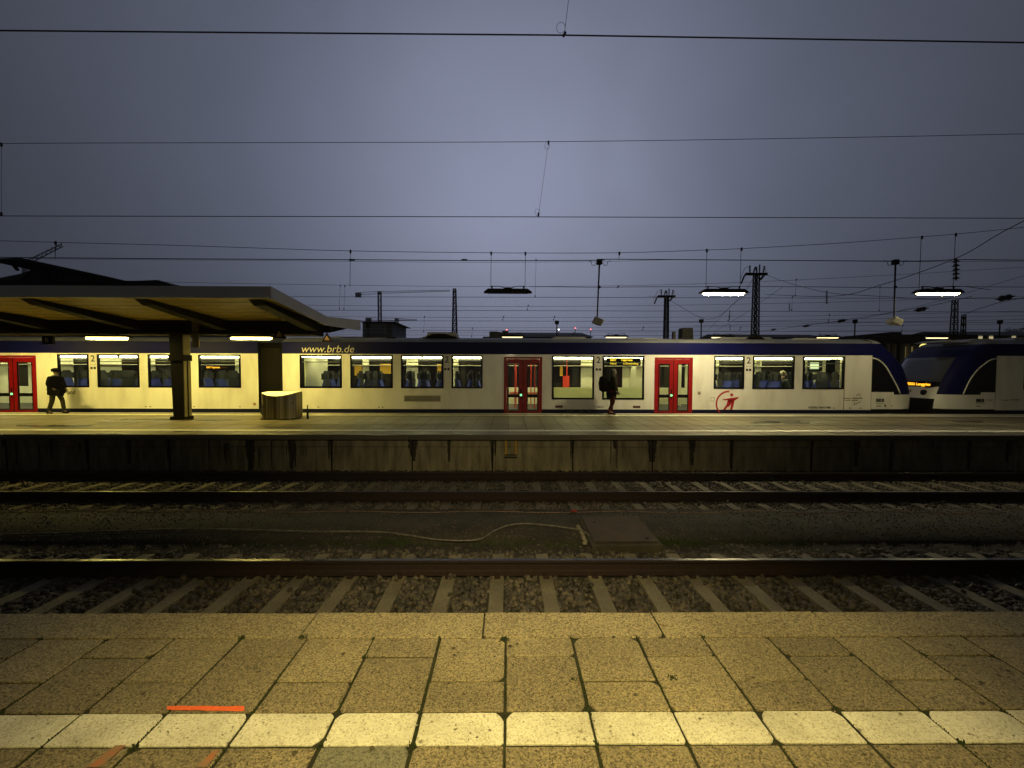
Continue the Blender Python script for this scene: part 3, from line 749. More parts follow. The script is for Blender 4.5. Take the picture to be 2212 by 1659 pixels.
b = MB(); b.tube((cx0 - .02, 13.6, 0), (cx0 - .02, 13.6, 2.7), .03, n=8); b.build('downpipe', 'column_light', t)
# canopy lamps
for i, (dx, lab) in enumerate(((231, 'fluorescent tube under the canopy, left of the column'), (543, 'fluorescent tube under the canopy end, above the waste bin'))):
    p = P(dx, 731, 12.9); canopy_lamp((p.x, 12.9, p.z - .03), 'tube_canopy', lab, 'fluorescent tubes under the canopy')
canopy_lamp((P(231, 731, 12.9).x - 4.55, 12.9, 2.57), 'tube_canopy', 'fluorescent tube at the far left under the canopy, outside the picture', 'fluorescent tubes under the canopy')
# hanging triangular warning signs
def tri_sign(dx, dy, Y, s_, label):
    p = P(dx, dy, Y); t = thing('hanging_sign', label, 'sign', (p.x, Y, p.z - s_), 'triangular signs hung from the canopy')
    b = MB(); b.prism([(p.x - s_ * .55, p.z - s_ * .5), (p.x + s_ * .55, p.z - s_ * .5), (p.x, p.z + s_ * .5)], 'y', Y, Y + .02); b.build('panel', 'column', t)
    b = MB(); b.prism([(p.x - s_ * .3, p.z - s_ * .35), (p.x + s_ * .3, p.z - s_ * .35), (p.x, p.z + s_ * .2)], 'y', Y - .006, Y - .001); b.build('symbol', 'cord', t)
    b = MB(); b.tube((p.x, Y + .01, p.z + s_ * .5), (p.x, Y + .01, 3.1), .006); b.build('rod', 'steel_dark', t)
tri_sign(603, 719, 12.9, .34, 'triangular sign hanging beside the lamp at the canopy end')
tri_sign(706, 728, 15.2, .34, 'triangular sign hanging from the canopy corner over the train roof')
p = P(571, 714, 12.98); b = MB(); b.box(p.x - .12, p.x + .12, 12.95, 12.99, p.z - .12, p.z + .10); t = tag(b.build('number_sign', 'column'), 'small dark number sign on the canopy girder', 'sign')
p = P(105, 735, 12.9); b = MB(); b.box(p.x - .16, p.x + .16, 12.86, 12.93, p.z - .13, p.z + .13)
t = b.build('platform_sign', 'black'); tag(t, 'small dark hanging platform sign with a pale letter', 'sign'); text('B', .2, (p.x - .07, 12.855, p.z - .07), t, 'letters', name='letter')

# ================================================================== WASTE BIN
bl = P(560, 850, 13.3).x; br = P(650, 850, 13.75).x; bc = (bl + br) / 2; hw = (br - bl) / 2
t = thing('waste_bin', 'curved stainless steel waste bin with scooped top below the lamp', 'waste bin', (bc, 13.4, 0))
b = MB(); n = 28; rows = [[], []]; lid = [[], []]
for i in range(n + 1):
    u = -1 + 2 * i / n; yf = 13.42 - .20 * math.sqrt(max(0, 1 - u * u)); zt = .745 + .115 * abs(u) ** 1.9
    rows[0].append((bc + u * hw * .985, yf, .03)); rows[1].append((bc + u * hw, yf, zt))
    lid[0].append((bc + u * hw * .985, yf + .008, zt - .004)); lid[1].append((bc + u * hw * .985, 13.83, .875))
b.grid(rows); b.add([(bl, 13.42, .03), (bl, 13.85, .03), (bl, 13.85, .88), (bl, 13.42, .86)], [(0, 1, 2, 3)])
b.add([(br, 13.42, .03), (br, 13.85, .03), (br, 13.85, .88), (br, 13.42, .86)], [(0, 1, 2, 3)])
b.add([(bl, 13.85, .03), (br, 13.85, .03), (br, 13.85, .88), (bl, 13.85, .88)], [(0, 1, 2, 3)])
b.build('body', 'brushed_sheen', t, smooth=False)
b = MB(); b.grid(lid); b.build('lid', 'bin_lid', t)
b = MB(); b.box(bl + .04, br - .04, 13.27, 13.8, 0, .032); b.build('plinth', 'black', t)
text('Abfall', .15, (bl + .13, 13.28, .14), t, 'ink', rot=(90, -90, 0), off=.003)
b = MB(); q = P(645, 883, 13.36); b.tube((br - .07, 13.33, .53), (br - .07, 13.36, .53), .03, n=10); b.build('lock', 'black', t)
p = G(656, 907); b = MB(); b.tube((p.x, 13.5, 0), (p.x, 13.5, .30), .035, .03, 10); b.tube((p.x, 13.5, .30), (p.x, 13.5, .42), .018, .014, 8); b.ball((p.x, 13.5, .43), .022)
tag(b.build('bollard', 'black'), 'short black post standing right beside the waste bin', 'bollard')

# ================================================================== TRAINS
TY = 15.45; TC = TY + 1.37; TF = TY + 2.74
def X(d): return P(d, 815, TY).x
def Z(dy): return P(1098, dy, TY).z
ZB = Z(884); ZT = Z(766); ZR = Z(739.5); ZS = Z(892)
def wall(mb, xs, zs, holes, y0, y1):
    """thick wall sheet on the grid of all hole borders, leaving the holes open"""
    gx = sorted(set(xs + [h[0] for h in holes] + [h[1] for h in holes])); gz = sorted(set(zs + [h[2] for h in holes] + [h[3] for h in holes]))
    gx = [v for v in gx if xs[0] <= v <= xs[-1]]; gz = [v for v in gz if zs[0] <= v <= zs[-1]]
    op = lambda x, z: any(h[0] < x < h[1] and h[2] < z < h[3] for h in holes)
    for i in range(len(gx) - 1):
        for j in range(len(gz) - 1):
            xm, zm = (gx[i] + gx[i + 1]) / 2, (gz[j] + gz[j + 1]) / 2
            if op(xm, zm): continue
            a, b_, c, d = gx[i], gx[i + 1], gz[j], gz[j + 1]
            mb.add([(a, y0, c), (b_, y0, c), (b_, y0, d), (a, y0, d)], [(0, 1, 2, 3)])
    for h in holes:
        a, b_, c, d = h
        mb.add([(a, y0, c), (b_, y0, c), (b_, y0, d), (a, y0, d), (a, y1, c), (b_, y1, c), (b_, y1, d), (a, y1, d)], [(0, 1, 5, 4), (1, 2, 6, 5), (2, 3, 7, 6), (3, 0, 4, 7)])
def frame(mb, a, b_, c, d, t_, y0, y1):
    mb.box(a, b_, y0, y1, c, c + t_); mb.box(a, b_, y0, y1, d - t_, d); mb.box(a, a + t_, y0, y1, c + t_, d - t_); mb.box(b_ - t_, b_, y0, y1, c + t_, d - t_)
def window(tr, x0, x1, z0, z1, lab=None, big=False, gl='glass', vent=False):
    b = MB(); frame(b, x0 - .01, x1 + .01, z0 - .01, z1 + .01, .062, TY - .012, TY + .05)
    if vent: b.box((x0 + x1) / 2 - .03, (x0 + x1) / 2 + .03, TY - .005, TY + .04, z1 - .12, z1 - .05)
    w_ = b.build('window', 'gloss_black', tr)
    if lab: w_['label'] = lab
    b = MB(); b.box(x0 + .052, x1 - .052, TY + .012, TY + .018, z0 + .052, z1 - .052); b.build('pane', gl, w_)
    if big:
        b = MB(); b.box(x0 + .052, x1 - .052, TY + .03, TY + .045, z0 + .052, z0 + .052 + (z1 - z0) * .24); b.build('screen_panel', 'frost', w_)
    return w_
def doors(tr, d0, d1, lit=True):
    x0, x1 = X(d0), X(d1); z0, z1 = Z(892), Z(771); xm = (x0 + x1) / 2
    b = MB(); t_ = .10
    b.box(x0, x0 + t_, TY - .015, TY + .10, z0, z1); b.box(x1 - t_, x1, TY - .015, TY + .10, z0, z1); b.box(x0 + t_, x1 - t_, TY - .015, TY + .10, z1 - .07, z1)
    b.build('door_frame', 'train_red', tr)
    for s_ in (0, 1):
        a, c = (x0 + t_ + .004, xm - .012) if s_ == 0 else (xm + .012, x1 - t_ - .004)
        ga, gc = (a + .06, c - .15) if s_ == 0 else (a + .15, c - .06)
        b = MB(); zt = z1 - .075; zm = Z(855)
        hol = [(ga, gc, z0 + .10, zm - .05), (ga, gc, zm + .05, z1 - .26)]
        wall(b, [a, c], [z0, zt], hol, TY + .0, TY + .05)
        dl = b.build('door', 'train_red', tr)
        b = MB(); e_ = .03
        for h in hol: frame(b, h[0] - .015, h[1] + .015, h[2] - .02, h[3] + .02, e_, TY - .006, TY + .02)
        b.box(ga - .015, gc + .015, TY - .004, TY + .02, zm - .03, zm + .03)
        b.build('seal', 'gloss_black', dl)
        b = MB(); [b.box(h[0], h[1], TY + .022, TY + .026, h[2], h[3]) for h in hol]; b.build('pane', 'glass', dl)
    b = MB(); b.box(xm - .011, xm + .011, TY - .004, TY + .03, z0, z1 - .075); b.build('door_seal', 'black', tr)
    b = MB(); b.box(xm - .10, xm - .055, TY - .008, TY + .001, zm - .12, zm + .25); b.build('button_panel', 'black', tr)
    b = MB(); p = (xm - .075, TY - .012, zm + .03); b.tube(p, (p[0], TY - .004, p[2]), .042, n=14); b.build('door_button', 'green_led', tr)
    return (x0, x1, z0 - .1, z1)
def seat_mb(x, y, f):
    """one high-backed seat, facing f (+1/-1 along x)"""
    a = MB(); zf = .21
    a.mi = 0
    a.prism([(x - f * .02, zf + .30), (x + f * .44, zf + .36), (x + f * .46, zf + .46), (x + f * .10, zf + .43), (x - f * .06, zf + 1.02), (x - f * .10, zf + 1.02), (x - f * .05, zf + .45)], 'y', y - .21, y + .21)
    a.mi = 1
    a.prism([(x - f * .05, zf + .28), (x - f * .02, zf + .30), (x - f * .055, zf + .45), (x - f * .105, zf + 1.02), (x - f * .13, zf + 1.02), (x - f * .085, zf + .40)], 'y', y - .22, y + .22)
    a.box(x - .03, x + .03, y - .15, y + .15, zf, zf + .30)
    h = MB()
    n = 7
    for i in range(n):      # rounded head part
        z0 = zf + 1.02 + i * .045; w_ = .20 * math.sqrt(max(.02, 1 - (i / n) ** 3)); th = .05
        h.box(x - f * (.05 + th), x - f * .03, y - w_, y + w_, z0, z0 + .045)
    for s_ in (-1, 1): h.box(x - f * .10, x + f * .03, y + s_ * .17 - .03, y + s_ * .17 + .03, zf + 1.0, zf + 1.24)
    return a, h
def seat(tr, x, y, f):
    a, h = seat_mb(x, y, f)
    s_ = a.build('seat', ['seat_blue', 'seat_shell'], tr); h.build('headrest', 'seat_grey', s_)
    return s_
# prototype + copies keep mesh data shared
_seat = {}
def put_seat(tr, x, y, f):
    if f not in _seat:
        _seat[f] = (seat(tr, x, y, f), Vector((x, y, 0)), tr)
        return
    s0, p0, t0 = _seat[f]
    c = copy_tree(s0, tr); c.location = Vector((x, y, 0)) - p0 + (wloc(t0) - wloc(tr)) + s0.location

ttrain = thing('passenger_train', 'blue and white regional train with lit windows and red doors along the far platform', 'train', (-2, TC, -.7))
OV = []  # openings
WIN = [  # (d0, d1, y0, y1, big)
    (126, 192, 766, 837), (211.5, 301, 766, 837), (321, 410, 766, 837), (430, 520, 766.5, 837.5),
    (648.5, 738, 768.5, 838.5), (757.5, 848, 769, 839), (867, 957.5, 769.3, 839.3), (976, 1042, 769.5, 839.5),
    (1193, 1283, 770.5, 862), (1302, 1391, 771, 862.3), (1542.5, 1607, 771.5, 841), (1626, 1715, 772, 841.5), (1734, 1823, 772.3, 841.7)]
DRS = [(-22, 79), (1088.5, 1171), (1414, 1496)]
ZW0, ZW1 = Z(838.5), Z(768.5); ZWB = Z(862)
holes = []
for i, wd in enumerate(WIN):
    x0, x1 = X(wd[0]), X(wd[1]); z0, z1 = (ZW0, ZW1) if wd[3] < 850 else (ZWB, ZW1)
    holes.append((x0, x1, z0, z1))
dh = [(X(a), X(c), ZS - .3, Z(771)) for a, c in DRS]
XA0 = -24.5; XA1 = X(558); XB0 = X(610.5); XSEAM = X(1883)
xl = XA0 + 1
ex_w = []   # windows left of the frame so the train carries on
x = X(-22) - 1.9
while x > XA0 + 1: ex_w.append((x, x + 1.5, ZW0, ZW1)); x -= 1.9
def car_body(tr, x0, x1, hs, ds, seam=[]):
    b = MB(); b.mi = 0
    wall(b, [x0, x1], [ZB, ZT], hs + ds, TY, TY + .07)
    b.mi = 1; b.box(x0 - .001, x0 + .05, TY + .004, TF, ZB, ZR); b.box(x1 - .05, x1 + .001, TY + .004, TF, ZB, ZR) if not seam else None
    # far side
    bf = b.build('side_wall', ['train_white', 'black'], tr)
    b = MB(); b.box(x0, x1, TY - .004, TY + .06, ZT, ZR); b.box(x0, x1, TF - .06, TF, ZT - .1, ZR); b.build('cantrail', 'train_blue', tr)
    b = MB(); b.box(x0, x1, TY - .006, TY + .02, ZT - .012, ZT + .010); b.build('trim_strip', 'train_white', tr)
    b = MB()
    gx = [x0] + sorted([v for h in ds for v in h[:2]]) + [x1]
    for i in range(0, len(gx), 2): b.box(gx[i], gx[i + 1], TY + .004, TY + .05, ZS - .25, ZB - .002)
    b.build('skirt', 'train_skirt', tr)
    # roof
    b = MB(); pr = []
    for i in range(13):
        a = i / 12; yy = TY + .0 + a * 2.74; zz = ZR + .24 * (math.sin(math.pi * a) ** .6)
        pr.append((yy, zz))
    pr2 = pr + [(TF, ZR - .02), (TY, ZR - .02)]
    b.prism(pr2, 'x', x0, x1); b.build('roof', 'train_roof', tr)
    return bf
def interior(tr, x0, x1, cream, z0=.12):
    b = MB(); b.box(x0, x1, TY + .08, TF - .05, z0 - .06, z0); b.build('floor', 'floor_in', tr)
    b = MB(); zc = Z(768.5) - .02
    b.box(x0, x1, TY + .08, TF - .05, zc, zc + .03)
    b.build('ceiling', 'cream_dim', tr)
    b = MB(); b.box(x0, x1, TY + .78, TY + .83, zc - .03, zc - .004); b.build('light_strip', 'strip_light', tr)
    b = MB(); b.box(x0, x1, TY + 2.03, TY + 2.08, zc - .03, zc - .004); b.build('light_strip', 'strip_light', tr)
    b = MB(); b.mi = 0; b.box(x0, x1, TF - .08, TF - .05, z0, z0 + .72)
    b.mi = 1; b.box(x0, x1, TF - .074, TF - .05, z0 + .72, zc)
    b.mi = 0
    for (a, c) in cream: b.box(a, c, TF - .09, TF - .05, z0 + .72, zc - .02)
    b.build('far_side', ['cream', 'far_glass'], tr)
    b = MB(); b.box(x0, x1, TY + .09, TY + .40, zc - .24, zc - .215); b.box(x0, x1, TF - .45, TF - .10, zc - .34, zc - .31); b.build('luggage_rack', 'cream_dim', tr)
def XF(d, Y): return P(d, 800, Y).x
iy = TF - .1
creamA = [(XF(a, iy), XF(c, iy)) for a, c in ((-60, 30), (60, 110), (130, 158), (213, 262), (322, 335), (508, 520))]
creamB = [(XF(a, iy), XF(c, iy)) for a, c in ((655, 702), (783, 797), (878, 903), (972, 990), (1255, 1281), (1345, 1395), (1480, 1500), (1536, 1553), (1628, 1645), (1740, 1784), (1806, 1826))]
car_body(ttrain, XA0, XA1, [h for h in holes + ex_w if h[1] < XA1], dh[:1])
interior(ttrain, XA0, XA1 - .02, creamA)
car_body(ttrain, XB0, XSEAM, [h for h in holes if h[0] > XB0], dh[1:], seam=[1])
interior(ttrain, XB0 + .05, XSEAM, creamB)
for i, h in enumerate(holes): window(ttrain, *h, big=(WIN[i][3] > 850), vent=i in (1, 6))
for h in ex_w: window(ttrain, *h)
for d in DRS: doors(ttrain, *d)
# partitions beside the vestibules (across the car)
def part_wall(d, Y0=TY + .1, Y1=TY + .95, m='cream', z1=None, w_=.04):
    x = X(d); b = MB(); b.box(x, x + w_, Y0, Y1, .12, z1 or Z(772)); return b.build('partition', m, ttrain)
for d in (1404, 1512): part_wall(d, TY + 1.75, TF - .1)
part_wall(655, TY + .1, TY + 2.0, 'cream'); part_wall(1855, TY + .1, TY + .9, 'cream_dim')
for (d, y_) in ((84 - 20, .5), (1113, .6), (1157, .55), (1117, 1.9), (1153, 1.9), (1439, .7), (1484, 1.2), (1240, 1.9)):   # red grab poles
    b = MB(); x = X(d); b.tube((x, TY + y_, .12), (x, TY + y_, Z(772)), .022, n=8); b.build('grab_pole', 'pole_red', ttrain)
for d0, d1, z_ in ((1100, 1128, Z(853)), (1138, 1165, Z(853)), (1425, 1450, Z(853)), (1100, 1166, Z(886)), (1425, 1450, Z(886))):
    b = MB(); b.box(X(d0), X(d1), TY + 1.2, TY + 1.25, z_ - .04, z_ + .03); b.build('kick_strip', 'pole_red', ttrain)
b = MB(); b.box(X(1236), X(1252), TF - .14, TF - .11, .15, 1.35); b.build('red_panel', 'pole_red', ttrain)
for (d0, d1, a, c) in ((1210, 1216, 790, 812), (944, 952, 787, 832), (820, 846, 787, 808), (765, 780, 790, 812)):  # glowing boxes stand in for orange reflections in the far windows
    b = MB(); z0_, z1_ = P(1098, c, iy - .1).z, P(1098, a, iy - .1).z
    b.box(XF(d0, iy - .1), XF(d1, iy - .1), TF - .15, TF - .11, z0_, z1_); b.build('amber_reflection', 'amber_reflection', ttrain)
# wall screens and posters
def iscreen(d0, d1, y0, y1, Y, m, name):
    a = P(d0, y1, Y); c = P(d1, y0, Y); b = MB(); b.box(a.x, c.x, Y, Y + .03, a.z, c.z); return b.build(name, m, ttrain)
iscreen(1745, 1777, 778, 802, TF - .20, 'seat_grey', 'monitor'); iscreen(1750, 1769, 783, 797, TF - .21, 'screen', 'screen')
iscreen(674, 690, 776, 803, TF - .20, 'cream_dim', 'monitor'); iscreen(677, 687, 781, 799, TF - .21, 'screen', 'screen')
iscreen(1785, 1804, 776, 800, TF - .22, 'black', 'poster'); iscreen(1813, 1823, 778, 798, TF - .22, 'ink_grey', 'poster')
iscreen(1635, 1643, 780, 790, TF - .22, 'ink_grey', 'poster')
b = iscreen(1310, 1384, 773, 790, TY + .35, 'black', 'display'); Yd = TY + .34
for s_, dx, dy in (('RB57', 1318, 779.6), ('Nord', 1318, 786.8), ('Tegernsee', 1341, 779.6), ('ü. Donnersberg', 1346, 786.8)):
    p = P(dx, dy, Yd); text(s_, .115, (p.x, Yd - .004, p.z), b, 'yellow_led', sx=.92 if len(s_) < 12 else .78, off=.003)
p = P(446, 795, TF - .3); text('RB57 Tegernsee', .10, (p.x, TF - .3, p.z), ttrain, 'orange_led', name='display', sx=.85, off=.004)
# seats
rowsS = [(690, -1), (706, 1), (733, -1), (777, -1), (795, -1), (815, 1), (880, -1), (905, -1), (920, 1), (945, -1), (990, 1), (1012, -1), (1035, 1),
         (1560, 1), (1585, -1), (1601, 1), (1640, 1), (1668, -1), (1690, -1), (1712, 1), (1750, 1), (1766, -1), (1805, 1),
         (150, 1), (180, -1), (225, 1), (245, -1), (268, -1), (290, 1), (340, 1), (362, -1), (385, -1), (400, 1), (455, 1), (480, -1), (500, -1)]
for i, (d, f) in enumerate(rowsS):
    if i % 2 == 0: put_seat(ttrain, X(d), TY + .42, f)
    put_seat(ttrain, X(d) * 1.02, TY + .92 if i % 3 else TY + .45 + .5, f)
    put_seat(ttrain, XF(d, TF - .5), TF - .55, f)
for (d0, d1) in ((700, 722), (800, 812), (895, 912), (1650, 1665), (1697, 1706), (230, 240), (370, 380)):
    x0_, x1_ = X(d0), X(d1); b = MB(); b.box(x0_, x1_, TY + .12, TY + .65, .90, .925); b.tube(((x0_ + x1_) / 2, TY + .6, .12), ((x0_ + x1_) / 2, TY + .6, .9), .02); b.build('table', 'cream_dim', ttrain)
# gangway bellows between the cars
b = MB(); nb = 15
for i in range(nb):
    a = XA1 + (XB0 - XA1) * (i + .15) / nb; c = XA1 + (XB0 - XA1) * (i + .85) / nb
    pr = [(TY + .18, -.2), (TF - .18, -.2), (TF - .18, ZR - .25), (TF - .5, ZR), (TY + .5, ZR), (TY + .18, ZR - .25)]
    b.prism(pr, 'x', a, c)
b.prism([(TY + .26, -.2), (TF - .26, -.2), (TF - .26, ZR - .2), (TY + .26, ZR - .2)], 'x', XA1, XB0)
b.build('gangway_bellows', mat('rubber', (.007, .006, .004), rough=.7, spec=.12), ttrain)
# roof gear
def roofbox(d0, d1, h, m='steel_dark', y0=TY + .6, y1=TY + 1.6, taper=.12, tr=None):
    x0_, x1_ = X(d0), X(d1); zb = ZR + .1; b = MB()
    b.prism([(x0_, zb), (x1_, zb), (x1_ - taper, zb + h), (x0_ + taper, zb + h)], 'y', y0, y1); return b.build('roof_unit', m, tr or ttrain)
roofbox(880, 1008, .26, 'train_roof', taper=.9); roofbox(912, 985, .31, 'bld_grey', taper=.1)
roofbox(1486, 1512, .52, 'black', taper=.03, y0=TY + .6, y1=TY + 1.0); roofbox(1466, 1473, .38, 'steel_dark', taper=.02, y0=TY + .6, y1=TY + .75)
roofbox(1180, 1290, .16, 'bld_grey', taper=.4); roofbox(1560, 1700, .17, 'train_roof', taper=.3); roofbox(1720, 1830, .14, 'bld_grey', taper=.3); roofbox(1620, 1680, .20, 'steel_dark', taper=.3)
roofbox(640, 860, .10, 'train_roof', taper=.4); roofbox(820, 850, .14, 'steel_dark', taper=.1); roofbox(1330, 1460, .12, 'train_roof', taper=.4)
# lettering and marks
p = P(650, 761, TY); text('www.brb.de', .385, (p.x, TY - .008, p.z), ttrain, 'letters', shear=.22, sx=1.02, off=-.004)
def num2(d, lab=None):
    b = MB(); x0_, x1_ = X(d - 6.3), X(d + 6.3); frame(b, x0_, x1_, Z(836), Z(769), .008, TY - .004, TY - .001); fr = b.build('class_panel', 'letters', ttrain)
    text('2', .33, (X(d - 4.6), TY - .007, Z(783.5)), fr, 'ink', sx=.95, off=.004)
    b = MB(); zz = Z(800)
    for s_ in (-1, 1): b.box(X(d) + s_ * .058 - .042, X(d) + s_ * .058 + .042, TY - .006, TY - .002, zz, zz + .085)
    for s_ in (-1, 1): b.box(X(d) + s_ * .058 - .025, X(d) + s_ * .058 + .02, TY - .006, TY - .002, zz + .16, zz + .175)
    b.build('pictogram', 'ink', fr)
for d in (202, 965.5, 1292.5, 1616.5): num2(d)
p = P(98, 853.5, TY); text('Oberland', .215, (X(117), TY - .006, Z(853.5)), ttrain, 'ink_grey', sx=.92, off=.004)
b = MB(); frame(b, X(872), X(952.5), Z(868.5), Z(853.5), .02, TY - .008, TY); b.build('grille_frame', 'letters', ttrain)
b = MB()
for i in range(7): z_ = Z(867.3) + i * (Z(855) - Z(867.3)) / 7; b.box(X(873.5), X(951), TY - .006, TY - .001, z_, z_ + .022)
b.build('grille', 'column_light', ttrain)
b = MB(); b.box(X(1200), X(1216), TY - .004, TY - .001, Z(880.5), Z(875.5)); b.box(X(1368), X(1384), TY - .004, TY - .001, Z(881), Z(876)); b.build('marker_lens', mat('lens', (.06, .008, .008), rough=.3), ttrain)
text('VT 464.0', .115, (X(1282), TY - .005, Z(880.5)), ttrain, 'ink', sx=.9)
text('95 80 0621 964-0 D-BRB', .11, (X(1748), TY - .005, Z(881)), ttrain, 'ink', sx=.74, off=.002)
text('BRB', .17, (X(1894), TY - .0, Z(866.3)), ttrain, 'ink', sx=1.05, off=.009)
text('Bayerische\nRegiobahn', .07, (X(1915), TY + .012, Z(861.5)), ttrain, 'ink_grey', sx=.95)
b = MB(); b.box(X(1894), X(1912), TY - .004, TY, Z(870.5), Z(869.5)); b.box(X(1895), X(1906), TY - .004, TY, Z(876.5), Z(874.5)); b.box(X(1912), X(1916), TY - .004, TY + .02, Z(877.5), Z(872)); b.box(X(1918), X(1930), TY + .005, TY + .03, Z(876.5), Z(874.5)); b.build('small_marks', 'ink_grey', ttrain)
b = MB()
def zl(x0, y0, x1, y1, w_=.018):
    p = Vector((X(x0), TY - .003, Z(y0))); q = Vector((X(x1), TY - .003, Z(y1))); d = (q - p).normalized(); n_ = Vector((-d.z, 0, d.x)) * w_
    b.add([p - n_, q - n_, q + n_, p + n_], [(0, 1, 2, 3)])
zl(1822, 859, 1839, 859.5, .016); zl(1826, 863.5, 1839, 863.5, .012); zl(1842, 858.5, 1864, 858.5, .022); zl(1841, 863, 1855, 863, .02)
zl(1850, 853.5, 1857, 848.5, .012); zl(1857, 848.5, 1859, 855, .012); zl(1847, 866, 1847, 872.5, .012); zl(1847, 872.5, 1860, 866.5, .014); zl(1860, 866.5, 1861, 862.5, .01)
b.build('emblem', 'ink_grey', ttrain)
# red figure emblem
b = MB(); cx_, cz_, rr = X(1575) , Z(870), .46
ang = [R(a) for a in range(88, 232, 8)]
for i in range(len(ang) - 1):
    for (r0, r1) in ((rr - .03, rr + .03),):
        b.add([(cx_ + r0 * math.cos(ang[i]) * 1.0, TY - .005, cz_ - .02 + r0 * math.sin(ang[i])), (cx_ + r1 * math.cos(ang[i]), TY - .005, cz_ - .02 + r1 * math.sin(ang[i])), (cx_ + r1 * math.cos(ang[i + 1]), TY - .005, cz_ - .02 + r1 * math.sin(ang[i + 1])), (cx_ + r0 * math.cos(ang[i + 1]), TY - .005, cz_ - .02 + r0 * math.sin(ang[i + 1]))], [(0, 1, 2, 3)])
b.tube((X(1581.3), TY - .007, Z(852)), (X(1581.3), TY - .002, Z(852)), .058, n=16)
def poly(ds): b.add([(X(a), TY - .005, Z(c)) for a, c in ds], [tuple(range(len(ds)))])
poly([(1561.5, 861.5), (1574, 859.5), (1596.5, 856.5), (1595, 859.5), (1587.5, 864.5), (1578, 867), (1572, 863.5), (1562, 863.2)])
poly([(1577.5, 862), (1587.6, 864.4), (1585.8, 875), (1583, 884), (1578.5, 884), (1580.2, 874)])
poly([(1573, 863), (1580.5, 866), (1578.5, 875), (1572, 879), (1568.5, 884), (1563, 884), (1570, 874)])
b.build('figure_emblem', 'logo_red', ttrain)
b = MB(); frame(b, X(1536), X(1544), Z(866), Z(857), .012, TY - .004, TY - .001); frame(b, X(1508), X(1514), Z(852), Z(845), .014, TY - .004, TY - .001); b.build('hatch_outline', 'ink_grey', ttrain)
b = MB(); b.box(X(1509), X(1513), TY - .003, TY, Z(850.5), Z(846.5)); b.build('socket', 'ink_grey', ttrain)
b = MB(); b.tube((X(549), TY - .006, Z(874)), (X(549), TY - .002, Z(874)), .055, n=14); b.build('round_mark', 'cord', ttrain)
b = MB()
for d in (313, 323, 418, 517, 687, 818, 826, 1795, 1803, 1838, 1861):
    b.box(X(d) - .03, X(d) + .03, TY - .004, TY - .001, Z(881), Z(879))
b.build('small_marks', 'ink_grey', ttrain)
b = MB(); b.box(X(1224), X(1240), TY - .001, TY + .003, Z(889), Z(887.5)); b.box(X(1252), X(1262), TY - .001, TY + .003, Z(890), Z(886.5)); b.box(X(1268), X(1276), TY - .001, TY + .003, Z(890), Z(886.5)); b.build('skirt_mark', 'seat_grey', ttrain)
b = MB(); b.box(XSEAM - .006, XSEAM + .006, TY - .003, TY + .02, ZB, ZT - .02); b.build('panel_seam', 'ink_grey', ttrain)
b = MB(); b.box(X(1823.5), X(1825), TY - .003, TY + .0, ZB, ZT - .0); b.build('panel_seam', 'ink_grey', ttrain)

def nose(tr, xs, prof, f, curve, wl):
    """rounded cab end: prof = [(z, xtip)], f = +1 if the tip points to +x"""
    zz = [p[0] for p in prof]
    def xt(z):
        return float(np.interp(z, zz, [p[1] for p in prof]))
    lev = list(np.linspace(ZS - .2, .54, 5)) + list(np.linspace(.62, ZR, 22))
    n = 56; ee = 2 / 4.6
    rows = []
    for z in lev:
        r = []; wdt = 1.37
        for k in range(n + 1):
            th = math.pi * k / n; c = math.cos(th); s_ = math.sin(th)
            y = TC - wdt * math.copysign(abs(c) ** ee, c); x = xs + (xt(z) - xs) * (abs(s_) ** ee)
            r.append((x, y, z))
        rows.append(r)
    for i in range(1, 5):   # roof closing
        a = i / 4; r = []
        for k in range(n + 1):
            th = math.pi * k / n; c = math.cos(th); s_ = math.sin(th)
            y = TC - 1.37 * (1 - a ** 2 * .97) * math.copysign(abs(c) ** ee, c); zc = ZR + .24 * math.sin(a * math.pi / 2)
            x = xs + (xt(ZR) - xs) * (1 - a * .8) * (abs(s_) ** ee)
            r.append((x, y, zc - .0))
        rows.append(r)
    b = MB()
    for i in range(len(rows) - 1):
        for k in range(n):
            q = [rows[i][k], rows[i][k + 1], rows[i + 1][k + 1], rows[i + 1][k]]
            c = sum((Vector(v) for v in q), Vector()) / 4
            yr = abs(c.y - TC); fr = abs(c.x - xs)
            side = yr > 1.02
            if side:
                m_ = 0 if c.z < wl(c.x) else 1
                if c.z < ZB: m_ = 3
                elif m_ == 1 and c.z < curve(c.x): m_ = 2
            else:
                m_ = 3 if c.z < .52 else 0 if c.z < .96 else 3 if c.z < 1.24 else 4 if (c.z < 2.12) else 1
                if c.z > 2.12: m_ = 1
            if i >= len(lev) - 1: m_ = 5
            b.mi = m_; b.add(q, [(0, 1, 2, 3)])
    o = b.build('cab', ['train_white', 'train_blue', 'gloss_black', 'black', 'windscreen', 'train_roof'], tr)
    bm = bmesh.new(); bm.from_mesh(o.data); bmesh.ops.remove_doubles(bm, verts=bm.verts, dist=1e-4); bm.to_mesh(o.data); bm.free()
    o.data.polygons.foreach_set('use_smooth', [True] * len(o.data.polygons))
    def surf(x, z, off=.012):
        fr = min(1, max(0, (x - xs) / (xt(z) - xs))); s_ = fr ** (1 / ee); c = math.sqrt(max(0, 1 - s_ * s_)) ** ee
        return Vector((x, TC - 1.37 * c - off, z))
    return surf
mat('windscreen', (.05, .052, .06), rough=.12)
